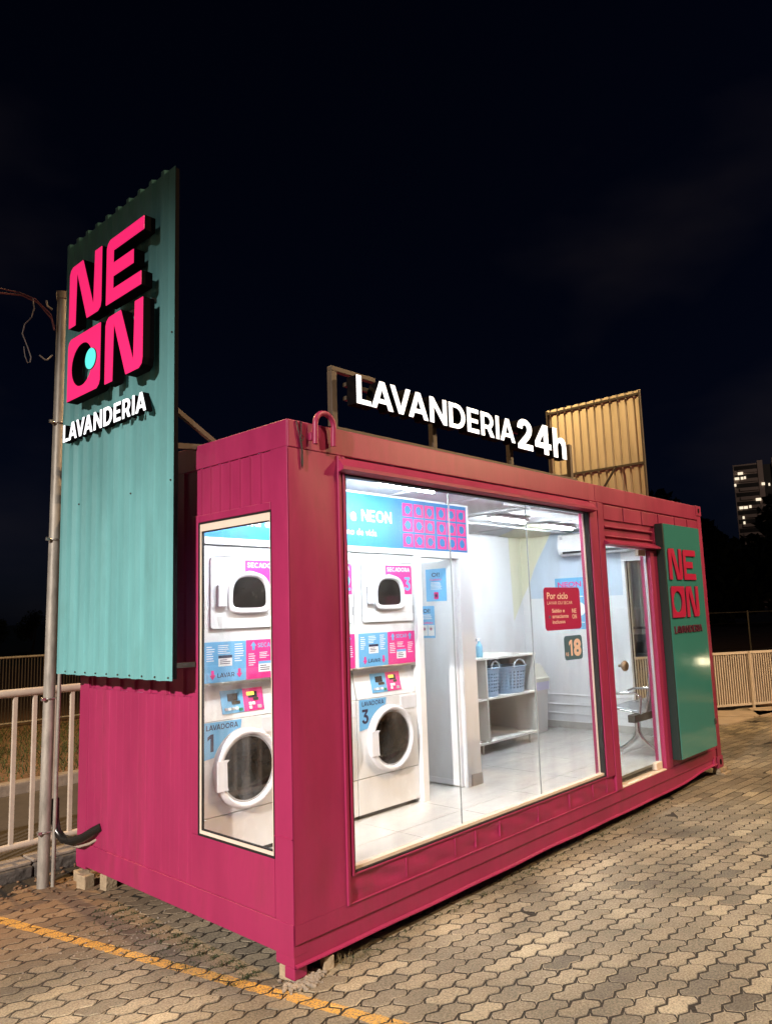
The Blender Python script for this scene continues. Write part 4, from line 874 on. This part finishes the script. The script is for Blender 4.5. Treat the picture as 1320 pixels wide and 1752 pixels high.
letter_row(SG, 'LAVANDERIA', 2.035 - 2.215, 3.184, .128, 1.175, lambda u, v, d: Vector((-.222 - d, 2.035 - u, v)), .005, .055, .004, M_litwhite, M_black, track=.19)
# far sign, seen from behind
FS = thing('rear_sign', (6.26, 1.3, 1.5), 'bare galvanised back of a corrugated sign rising over the far end', 'sign')
corr_sheet('corrugated_sheet', M_galv, FS, 6.27, .675, 2.02, 1.52, 4.555, .1085, .020, 1)
for y in (.687, 2.005): B('upright', M_frame, FS, 6.240, 6.262, y - .010, y + .010, 1.55, 4.54)
for z in (3.62, 4.50, 2.5, 1.6): B('crossbar', M_frame, FS, 6.240, 6.262, .70, 1.992, z - .014, z + .014)
MB().bar((5.80, 1.28, 2.962), (6.225, 1.05, 3.62), .022).build('brace', M_frame, FS); MB().bar((5.80, 1.95, 2.962), (6.225, 1.95, 3.62), .022).build('brace', M_frame, FS)
MB().bar((6.062, 1.3, 2.8), (6.262, 1.3, 2.8), .03).build('brace', M_frame, FS)

# ================================================================== roof sign LAVANDERIA 24h
RS = thing('roof_sign', (1.8, .05, 2.965), 'white glowing LAVANDERIA 24h letters on a metal frame along the roof edge', 'sign')
B('base_bar', M_brownframe, RS, .40, 3.30, .030, .080, 2.9655, 2.992, b=.003)
for x in (.40, 1.345, 2.295, 3.23): B('post', M_brownframe, RS, x - .022, x + .022, .035, .075, 2.993, 3.335 if x < 1 else 3.29, b=.003)
B('top_bar', M_brownframe, RS, .379, .76, .034, .074, 3.336, 3.366, b=.003)
B('letter_rail', M_frame, RS, .50, 3.02, .036, .066, 3.175, 3.20); B('letter_rail', M_frame, RS, .50, 3.02, .036, .066, 3.262, 3.285)
fr_ = front(.034)
letter_row(RS, 'LAVANDERIA', .505, 3.137, .178, 1.715, fr_, .0, .085, .020, M_litwhite, M_black)
letter_row(RS, '24h', 2.262, 3.108, .245, .735, fr_, .0, .085, .028, M_litwhite, M_black)

# ================================================================== glossy green panel by the door
GP = thing('sign_panel', (5.25, -.04, .38), 'glossy green sign panel with red block letters right of the door', 'sign')
MB().box(4.795, 5.735, -.085, -.002, .372, 2.685, b=.006).build('panel', M_tealpanel, GP)
MB().box(4.768, 4.794, -.081, -.0035, .376, 2.682).build('panel_edge', mat('dark_green_edge', (.010, .030, .027), .5), GP)
fgp = front(-.0855)
neon_logo(GP, fgp, 4.83, 1.735, .335, .318, .012, M_redletter, mat('dark_red_side', (.10, .008, .02), .5), None, gap=.05, rowgap=.2)
letter_row(GP, 'LAVANDERIA', 4.86, 1.580, .072, .72, fgp, .0, .008, .012, mat('maroon_letter', (.09, .012, .035), .4), mat('dark_red_side', (.1, .008, .02), .5))
B('bracket', M_frame, GP, 5.70, 5.745, -.095, -.086, .60, .66, b=.004)

# ================================================================== loose things on and round the container
T = thing('bent_pipe', (.25, -.04, 2.85), 'pink painted pipe bent like a cane over the roof edge', 'pipe')
pts = [(.175, -.035, 2.838), (.175, -.038, 2.92)] + [(.247 - .072 * math.cos(R(a)), -.038, 2.955 + .072 * math.sin(R(a))) for a in range(0, 181, 15)] + [(.319, -.034, 2.90), (.321, -.030, 2.845)]
MB().tube(pts, .0165, 12).build('tube', M_pink, T); MB().box(.150, .166, -.030, -.006, 2.858, 2.905, b=.004).build('bracket', M_pink, T)
T = thing('hanging_cable', (.09, -.012, 2.75), 'thin black cable loop hanging from the roof corner', 'cable')
M_cable = mat('cable', (.012, .010, .010), .5)
MB().tube([(.055, .03, 2.969), (.058, -.010, 2.955), (.075, -.013, 2.88), (.093, -.013, 2.80), (.090, -.012, 2.72), (.094, -.013, 2.69), (.098, -.013, 2.72), (.097, -.013, 2.80), (.088, -.013, 2.86), (.092, -.012, 2.955), (.09, .03, 2.969)], .0035, 6).build('loop', M_cable, T)
MB().tube([(.089, -.013, 2.885), (.105, -.013, 2.875), (.110, -.013, 2.862), (.092, -.013, 2.845)], .0025, 6).build('tie', M_cable, T)
def block(name, x0, x1, y0, y1, z0, z1, rz, label, m=M_concrete, grp=None):
    mb = MB().box(x0, x1, y0, y1, z0, z1, b=.006); o = mb.build(name, m); o.rotation_euler.z = rz
    return tag(o, label, 'block', grp)
G = 'concrete blocks under the container'
block('concrete_block', -.06, .02, 2.20, 2.30, .0, .118, R(8), 'front concrete block of the pair under the left rear corner', grp=G)
block('concrete_block', -.01, .07, 2.36, 2.47, .0, .098, R(-3), 'smaller concrete block right under the left corner post near pole', grp=G)
block('concrete_block', .03, .12, 2.06, 2.14, .0, .13, R(5), 'concrete block set back under the end rail', grp=G)
block('concrete_block', 5.93, 6.02, -.02, .06, .052, .0985, R(2), 'upper block left under the far front corner', grp=G)
block('concrete_block', 6.025, 6.10, -.03, .05, .052, .096, R(-4), 'upper block right under the far front corner', grp=G)
block('concrete_block', 5.95, 6.03, -.06, .05, .0, .050, R(-2), 'lower block left under the far front corner', grp=G)
block('concrete_block', 6.04, 6.14, -.06, .05, .0, .050, R(3), 'lower block right under the far front corner', grp=G)
block('concrete_block', .005, .075, .055, .135, .0, .0985, R(12), 'broken concrete block under the near corner post', grp=G)
block('concrete_block', .205, .265, -.010, .05, .0, .095, R(-20), 'pale concrete chip under the front rail near corner', grp=G)
def rubble(name, label, n, cx, cy, spread, smin, smax, seed, m):
    rnd = random.Random(seed); mb = MB()
    for _ in range(n):
        s = rnd.uniform(smin, smax); x = cx + rnd.gauss(0, spread); y = cy + rnd.gauss(0, spread * .6)
        bm = bmesh.new(); bmesh.ops.create_icosphere(bm, subdivisions=1, radius=s)
        for v in bm.verts: v.co = Vector((v.co.x * rnd.uniform(.7, 1.2), v.co.y * rnd.uniform(.7, 1.2), v.co.z * rnd.uniform(.5, .9)))
        bm.verts.index_update(); mb.add([v.co + Vector((x, y, G0 + s * .4)) for v in bm.verts], [[v.index for v in f.verts] for f in bm.faces]); bm.free()
    return tag(stuff(mb.build(name, m)), label, 'rubble')
M_rub = mat('mortar_rubble', (.28, .24, .19), .9, var=.3, vscale=40)
rubble('rubble', 'crumbled mortar and chips at the foot of the near corner', 260, .05, -.005, .06, .004, .017, 5, M_rub)
rubble('gravel', 'loose grit and pebbles scattered on the pavers by the wall', 160, -.25, 1.2, .45, .003, .008, 6, M_rub)
rubble('gravel', 'stray stones and soil lumps along the kerb by the pole', 220, -.2, 2.68, .55, .004, .016, 9, M_dirt)
# weeds in the joints
def tuft(mb, x, y, n, h, spread, rnd, w=.004):
    for _ in range(n):
        a = rnd.uniform(0, 6.28); L = h * rnd.uniform(.5, 1.1); bx_ = x + rnd.gauss(0, spread); by = y + rnd.gauss(0, spread); lean = rnd.uniform(.2, .9)
        dx, dy = math.cos(a), math.sin(a); p = Vector((bx_, by, G0 - .004)); q = p + Vector((dx * L * lean * .4, dy * L * lean * .4, L * .6)); r_ = p + Vector((dx * L * lean, dy * L * lean, L * .9)); s = Vector((-dy, dx, 0)) * w * .5
        mb.add([p - s, p + s, q + s * .8, q - s * .8, r_], [(0, 1, 2, 3), (3, 2, 4)])
rnd = random.Random(11); mb = MB()
for _ in range(260):
    t_ = rnd.random(); y = rnd.uniform(.2, 1.75); x = -.02 - abs(rnd.gauss(0, .13)); j = round((y * ca - x * sa) / PW - .5) + .5; ly = j * PW + rnd.gauss(0, .016); lx = x * ca + y * sa
    tuft(mb, lx * ca - ly * sa, lx * sa + ly * ca, 7, .014, .014, rnd, .006)
for _ in range(130):
    x = rnd.uniform(.35, 4.6); tuft(mb, x, -abs(rnd.gauss(0.01, .035)), 6, .018, .012, rnd, .005)
tag(stuff(mb.build('weeds', M_weed)), 'small dark weeds and moss in the paver joints along the container', 'weeds')
mb = MB(); tuft(mb, .32, -.03, 22, .10, .03, rnd, .003); tuft(mb, .42, -.04, 12, .06, .02, rnd, .003)
tag(stuff(mb.build('grass_tuft', mat('dry_grass', (.16, .13, .06), .8))), 'dry thin grass tuft by the front rail near the corner', 'grass')

# ================================================================== pole, hose, wires
T = thing('steel_pole', (-.212, 2.5, 0), 'galvanised steel utility pole standing left of the tall sign', 'pole')
MB().tube([(-.212, 2.50, -.02), (-.197, 2.50, 2.2), (-.180, 2.50, 4.40)], .041, 20).build('shaft', M_galvpole, T)
MB().tube([(-.180, 2.50, 4.401), (-.180, 2.50, 4.46)], .049, 16).build('cap', M_kerbtop, T)
MB().tube([(-.161, 2.455, .01), (-.146, 2.455, 2.2), (-.133, 2.455, 3.9)], .014, 10).build('conduit', M_galvpole, T)
for z in (.405, 1.335, 2.5, 3.4):
    zo = .0075 * z
    MB().tube([(-.212 + zo + .049 * math.cos(R(a)), 2.50 + .049 * math.sin(R(a)), z) for a in range(0, 361, 20)], .006, 6, False).build('clamp', M_steel, T)
    B('clamp_bolt', M_steel, T, -.275, -.245, 2.455, 2.478, z - .012, z + .012, b=.004)
MB().tube([(-.262, 2.50, 4.30), (-.30, 2.50, 4.32), (-.31, 2.5, 4.36)], .008, 6).build('hook', M_steel, T)
T = thing('supply_hose', (-.08, 2.3, .3), 'thick black conduit hose running from the pole into the pink wall', 'hose')
MB().tube([(-.140, 2.50, .62), (-.142, 2.49, .48), (-.138, 2.46, .395), (-.120, 2.40, .352), (-.092, 2.31, .345), (-.060, 2.22, .375), (-.025, 2.14, .425), (.012, 2.085, .455)], .030, 14).build('sleeve', M_rubber, T)
MB().tube([(-.143, 2.49, .40), (-.10, 2.40, .315), (-.06, 2.28, .305), (-.02, 2.2, .33), (.01, 2.15, .36)], .010, 8).build('inner_cable', mat('grey_cable', (.30, .25, .20), .5), T)
T = thing('overhead_wire', (-.3, 2.5, 4.2), 'dark red overhead supply wire reaching the pole top from the left', 'wire')
M_wire = mat('wire_red', (.16, .045, .05), .5); 
MB().tube([(-.250, 2.48, 4.13), (-.27, 2.49, 4.22), (-.36, 2.52, 4.33), (-.47, 2.55, 4.37), (-.62, 2.60, 4.36), (-1.1, 2.75, 4.42), (-2.4, 3.1, 4.62), (-6, 4.2, 5.3)], .007, 8).build('cable', M_wire, T)
MB().tube([(-.255, 2.47, 4.15), (-.28, 2.48, 4.25), (-.38, 2.52, 4.355), (-.48, 2.55, 4.385), (-.70, 2.62, 4.40), (-1.4, 2.8, 4.52), (-6, 4.2, 5.5)], .004, 6).build('cable', M_wire, T)
T = thing('loose_wires', (-.42, 2.52, 3.8), 'dangling grey wire ends looped beside the top of the pole', 'wire')
M_gw = mat('wire_grey', (.28, .26, .25), .5)
MB().tube([(-.40, 2.53, 4.36), (-.39, 2.52, 4.28), (-.41, 2.51, 4.20), (-.46, 2.51, 4.13), (-.475, 2.51, 4.05), (-.44, 2.5, 3.96), (-.41, 2.5, 3.88), (-.415, 2.5, 3.84)], .005, 6).build('strand', M_gw, T)
MB().tube([(-.415, 2.5, 3.84), (-.435, 2.5, 3.83), (-.455, 2.5, 3.88), (-.465, 2.5, 3.95)], .004, 6).build('strand', M_gw, T)
MB().tube([(-.256, 2.49, 3.93), (-.29, 2.49, 3.885), (-.31, 2.49, 3.88), (-.35, 2.5, 3.91)], .006, 6).build('strand', M_gw, T)

# ================================================================== railing on the kerb (left)
RL = thing('railing', (0, 2.97, .12), 'beige painted tube railing on the kerb behind the pole', 'railing')
MB().tube([(-7, 2.97, 1.355), (8, 2.97, 1.355)], .032, 14).build('top_rail', M_fence, RL)
MB().tube([(-7, 2.97, .225), (8, 2.97, .225)], .026, 12).build('bottom_rail', M_fence, RL)
x = -7 + .08
while x < 8:
    MB().box(x - .014, x + .014, 2.956, 2.984, .245, 1.33).build('baluster', M_fence, RL); x += .148
for x in (-5.1, -2.6, .335, 2.9, 5.4): MB().box(x - .025, x + .025, 2.99, 3.04, .10, 1.50).build('post', M_fence, RL)

# ================================================================== far fence, verge, trees (left)
FF = thing('picket_fence', (3, 11.2, .1), 'dark far picket fence across the road on the left', 'fence')
MB().tube([(-2, 11.2, 1.30), (14, 11.2, 1.30)], .022, 8).build('top_rail', M_galvpole, FF); MB().tube([(-2, 11.2, .14), (14, 11.2, .14)], .022, 8).build('bottom_rail', M_galvpole, FF)
me = MB().box(-.007, .007, -.007, .007, 0, 1.14).mesh('picket'); me.materials.append(M_frame)
for k in range(120):
    o = bpy.data.objects.new('picket', me); col.objects.link(o); o.parent = FF; o.location = Vector((1.2 + k * .055, 11.2, .15)) - FF.location
mb = MB(); rnd = random.Random(4)
for _ in range(9000):
    x = rnd.uniform(-1.5, 6.5); y = rnd.uniform(6.1, 10.6); z = .1; h = rnd.uniform(.05, .13); a = rnd.uniform(0, 6.28)
    s = Vector((math.cos(a), math.sin(a), 0)) * .008; tip = Vector((rnd.gauss(0, .04), rnd.gauss(0, .04), h)); p = Vector((x, y, z)); mb.add([p - s, p + s, p + tip], [(0, 1, 2)])
stuff(tag(mb.build('grass', M_grass), 'short dry grass on the verge across the road', 'grass'))
def tree(name, x, y, h, r, label, seed, trunk=.35, n=1500, group=None):
    rnd = random.Random(seed); T = thing(name, (x, y, 0), label, 'tree', group)
    pts = [(x, y, -.1), (x + .1, y, h * trunk * .6), (x + rnd.uniform(-.2, .2), y, h * trunk), (x + rnd.uniform(-.3, .3), y, h * .75)]
    tm = MB().tube(pts, .1, 8, radii=[h * .03, h * .024, h * .02, h * .008])
    cl = []
    for k in range(9):
        a = rnd.uniform(0, 6.28); rr = r * rnd.uniform(.25, .8); c = Vector((x + rr * math.cos(a), y + rr * math.sin(a), h * rnd.uniform(trunk + .1 if trunk > .1 else .08, .92))); cl.append((c, r * rnd.uniform(.3, .55)))
        tm.tube([(x, y, h * trunk), (Vector((x, y, h * trunk)) + c) / 2 + Vector((0, 0, .1)), c], .05, 6, radii=[h * .012, h * .008, h * .004])
    tm.build('trunk', M_bark, T); mb = MB()
    for _ in range(n):
        c, cr = rnd.choice(cl); d = Vector((rnd.gauss(0, 1), rnd.gauss(0, 1), rnd.gauss(0, .8))); p = c + d.normalized() * cr * rnd.random() ** .4
        a = Vector((rnd.gauss(0, 1), rnd.gauss(0, 1), rnd.gauss(0, 1))).normalized(); b = a.cross(Vector((rnd.gauss(0, 1), rnd.gauss(0, 1), 1))).normalized(); s = r * rnd.uniform(.04, .09)
        mb.add([p - a * s, p + b * s * .6, p + a * s, p - b * s * .6], [(0, 1, 2, 3)])
    mb.build('crown', M_leaf, T)
GT = 'dark trees beyond the left fence'
tree('small_tree', 15.0, 46.5, 2.5, 1.2, 'leftmost small dark tree far beyond the picket fence', 1, group=GT)
tree('small_tree', 17.0, 45.5, 2.6, 1.1, 'middle small dark tree far beyond the picket fence', 2, group=GT)
tree('small_tree', 18.9, 44.0, 3.0, 1.4, 'small dark tree beyond the picket fence closest to the pole', 3, group=GT)
struct(MB().add([(-30, 34, -.012), (60, 34, -.012), (60, 120, 1.9), (-30, 120, 1.9)], [(0, 1, 2, 3)]).build('far_lawn', mat('far_lawn', (.075, .085, .03), .9, var=.3, vscale=.4)))

# ================================================================== right: white fence, mesh fence, trees, tower
P0 = Vector((8.9, 3.06, 0)); dr = Vector((.857, -.515, 0))
WF = thing('slatted_fence', P0, 'cream slatted metal fence beyond the far end of the container', 'fence')
MB().bar(P0 + Vector((0, 0, .985)), P0 + dr * 8 + Vector((0, 0, .985)), .05, .04).build('top_rail', M_fencew, WF); MB().bar(P0 + Vector((0, 0, .095)), P0 + dr * 8 + Vector((0, 0, .095)), .04, .035).build('bottom_rail', M_fencew, WF)
a_ = math.atan2(dr.y, dr.x)
me = MB().box(-.010, .010, -.010, .010, 0, .852).mesh('slat'); me.materials.append(M_fencew)
for k in range(150):
    o = bpy.data.objects.new('slat', me); col.objects.link(o); o.parent = WF; o.location = dr * (.05 + k * .0495) + Vector((0, 0, .113)); o.rotation_euler.z = a_
for s in (.3, 1.75, 3.2, 4.65, 6.1, 7.5):
    p = P0 + dr * s + Vector((0, 0, 0)); n_ = Vector((-dr.y, dr.x, 0)) * -.03
    MB().bar(p + n_ + Vector((0, 0, -.02)), p + n_ + Vector((0, 0, 1.0)), .055, .03).build('post', M_fencew, WF)
CF = thing('mesh_fence', (22, 4, 0), 'thin dark wire fence standing behind the cream fence', 'fence')
MB().tube([(17, 9, 1.55), (30, 1, 1.55)], .02, 6).build('top_wire', M_galvpole, CF)
for k in range(9): MB().tube([(17 + k * 1.6, 9 - k * .985, 0), (17 + k * 1.6, 9 - k * .985, 1.6)], .03, 6).build('post', M_galvpole, CF)
for k, z in enumerate((.4, .8, 1.2)): MB().tube([(17, 9, z), (30, 1, z)], .006, 5).build('wire', M_frame, CF)
GT = 'dark trees behind the right fence'
for k, (x, y, h, r, lb) in enumerate(((62, 25, 12.5, 7, 'tall dark tree left of the tower, behind the wire fence'), (66, 15.5, 11.0, 6.5, 'broad dark tree standing in front of the tower'), (72, 10, 11.5, 7, 'dark tree at the right edge below the tower'), (58, 30, 9, 6, 'lower dark tree half hidden behind the container end'))):
    tree('large_tree', x, y, h, r, lb, 20 + k, trunk=.05, n=7000, group=GT)
TW = thing('apartment_tower', (275, 78, 0), 'distant apartment tower with a few lit windows at the right edge', 'building')
# tower faces the camera: local axes
TO = Vector((267.0, 82.3, 0)); tf = (TO + Vector((6, -6, 0)) - Vector((CAM.x, CAM.y, 0))).normalized(); trt = Vector((tf.y, -tf.x, 0))
def tw(u, d, z): return TO + trt * u + tf * d + Vector((0, 0, z))
def tbox(u0, u1, d0, d1, z0, z1): return MB().add([tw(u, d, z) for u in (u0, u1) for d in (d0, d1) for z in (z0, z1)], [(0, 1, 3, 2), (4, 6, 7, 5), (0, 4, 5, 1), (2, 3, 7, 6), (0, 2, 6, 4), (1, 5, 7, 3)])
tbox(0, 9.2, .6, 14, -1, 49.0).build('wall', M_tower, TW); tbox(9.3, 12.0, 1.6, 13, -1, 48.4).build('stair_recess', M_towerdark, TW); tbox(12.1, 15.4, 0, 14, -1, 50.2).build('side_tower', M_tower, TW); tbox(7.6, 9.25, .2, 13, -1, 49.8).build('pier', M_tower, TW)
for k in range(15):
    z = 47.0 - k * 3.1; tbox(1.6, 7.4, .0, .58, z - 1.1, z).build('balcony', M_tower, TW); tbox(.3, 7.4, .55, .62, z + .05, z + 1.5).build('window_band', M_towerdark, TW)
for (u, z, w) in ((2.2, 45.9, 1.6), (1.0, 44.2, 1.4), (2.6, 44.2, .8), (3.5, 44.3, .6), (8.9, 41.6, 1.0), (7.0, 36.4, 1.6), (1.5, 34.0, 1.2), (2.9, 34.0, 1.2), (4.3, 34.2, .7), (9.2, 32.9, .5), (1.9, 30.6, .6), (2.0, 28.8, .6), (9.6, 26.4, .7), (.3, 42.0, .6), (10.7, 41.2, .5)):
    tbox(u - w / 2, u + w / 2, -.12, -.06, z - .55, z + .35).build('lit_window', M_towerlit, TW)

# ================================================================== white car parked on the forecourt (mirrored in the green panel)
CX, CY = 13.2, -2.35
CR = thing('parked_car', (CX + 2, CY, 0), 'white parked car with lit headlamps mirrored in the glossy green panel', 'car')
M_car = mat('white_car_paint', (.75, .74, .72), .25, coat=.6); M_tyre = mat('tyre', (.015, .015, .015), .7)
st_ = [(0, .42, .62, .70), (.12, .32, .80, .80), (.9, .28, .93, .84), (1.25, .26, .98, .85), (1.9, .26, 1.42, .85), (2.6, .26, 1.47, .85), (3.4, .26, 1.40, .85), (3.85, .30, 1.02, .83), (3.98, .42, .90, .76)]
sec = lambda x, z0, z1, w: [(x, y * w, z0 + (z1 - z0) * t) for y, t in ((-.9, 0), (-1, .15), (-1, .5), (-.96, .62 if z1 > 1.1 else .8), (-.72 if z1 > 1.1 else -.86, .97), (-.5, 1), (.5, 1), (.72 if z1 > 1.1 else .86, .97), (.96, .62 if z1 > 1.1 else .8), (1, .5), (1, .15), (.9, 0))]
MB().loops([sec(*q) for q in st_], lambda x, y, z: Vector((CX + x, CY + y, z)), True, True).add([Vector((CX + x, CY + y, z)) for x, y, z in sec(*st_[0])], [list(range(12))]).build('body', M_car, CR)
MB().add([(CX + 1.28, CY - .70, .995), (CX + 1.28, CY + .70, .995), (CX + 1.86, CY + .56, 1.42), (CX + 1.86, CY - .56, 1.42)], [(0, 1, 2, 3)]).build('windscreen', M_darkglass, CR)
for sgn in (-1, 1):
    MB().box(CX - .012, CX + .10, CY + sgn * .60 - .13, CY + sgn * .60 + .13, .62, .76, b=.03).build('headlight', mat('lit_headlamp', (.9, .85, .7), .3, emit=9.0, ecol=(1.0, .86, .55)), CR)
    MB().add([(CX + 1.7, CY + sgn * .845, 1.0), (CX + 3.6, CY + sgn * .845, 1.0), (CX + 3.3, CY + sgn * .70, 1.36), (CX + 2.0, CY + sgn * .70, 1.36)], [(0, 1, 2, 3)]).build('side_window', M_darkglass, CR)
    for xx in (.75, 3.2):
        w_ = MB().tube([(CX + xx, CY + sgn * .66, .30), (CX + xx, CY + sgn * .87, .30)], .30, 24).build('wheel', M_tyre, CR); MB().tube([(CX + xx, CY + sgn * .86, .30), (CX + xx, CY + sgn * .885, .30)], .18, 20).build('rim', M_steel, w_)
MB().box(CX - .03, CX + .05, CY - .36, CY + .36, .46, .58, b=.02).build('grille', M_gasket, CR)

# ================================================================== street lamps and added fill lamps that light the place (out of the picture)
def street_or_fill_lamp(label, x, y, h, aim, power, colr, size=None, blend=.5, radius=.12):
    T = thing('street_or_fill_lamp', (x, y, 0), label, 'street lamp', 'street lamps round the forecourt')
    d = (Vector(aim) - Vector((x, y, h))); dn = Vector((d.x, d.y, 0)).normalized()
    pb = Vector((x, y, 0)) - dn * 1.2
    MB().tube([pb, pb + Vector((0, 0, h * .9)), pb + Vector((0, 0, h + .1)) + dn * .25, Vector((x, y, h + .16))], .06, 10, radii=[.09, .06, .045, .035]).build('mast', M_galvpole, T)
    side = Vector((-dn.y, dn.x, 0)); q = Vector((x, y, h + .13))
    MB().add([q + dn * a + side * b + Vector((0, 0, c)) for a in (-.35, .35) for b in (-.14, .14) for c in (0, .09)], [(0, 1, 3, 2), (4, 6, 7, 5), (0, 4, 5, 1), (2, 3, 7, 6), (0, 2, 6, 4), (1, 5, 7, 3)]).build('lamp_head', M_frame, T)
    L = bpy.data.lights.new('lamp_light', 'SPOT' if size else 'POINT'); L.energy = power; L.color = colr; L.shadow_soft_size = radius
    if size: L.spot_size = R(size); L.spot_blend = blend
    o = bpy.data.objects.new('lamp_light', L); col.objects.link(o); o.parent = T; o.location = (0, 0, h)
    o.rotation_euler = d.to_track_quat('-Z', 'Y').to_euler()
street_or_fill_lamp('white street lamp behind the photographer facing the end wall', -14.0, -3.7, 7.8, (-6.0, -.9, 0), 18500, (1.0, .88, .80), 62.0, .66)
street_or_fill_lamp('warm street lamp in front of the shop to the right', 11.5, -6.0, 7.0, (4.0, -1.0, 0), 3200, (1.0, .64, .33), 150, .6)
street_or_fill_lamp('amber street lamp over the road behind the container', -.1, 7.0, 8.5, (4.5, 2, 1), 2500, (1.0, .62, .26), 150, .5)
street_or_fill_lamp('added warm fill lamp over the forecourt on the right', 3.5, -5.0, 9.5, (2.5, -3.2, 0), 2400, (1.0, .66, .37), 120, .7)  # unseen lamp, added to brighten the paving
street_or_fill_lamp('added high fill lamp in front of the distant apartment tower', 240.0, 48.0, 52.0, (272, 78, 36), 7000, (1.0, .76, .62), 110, .6)  # added mast lamp standing in for city light on the tower
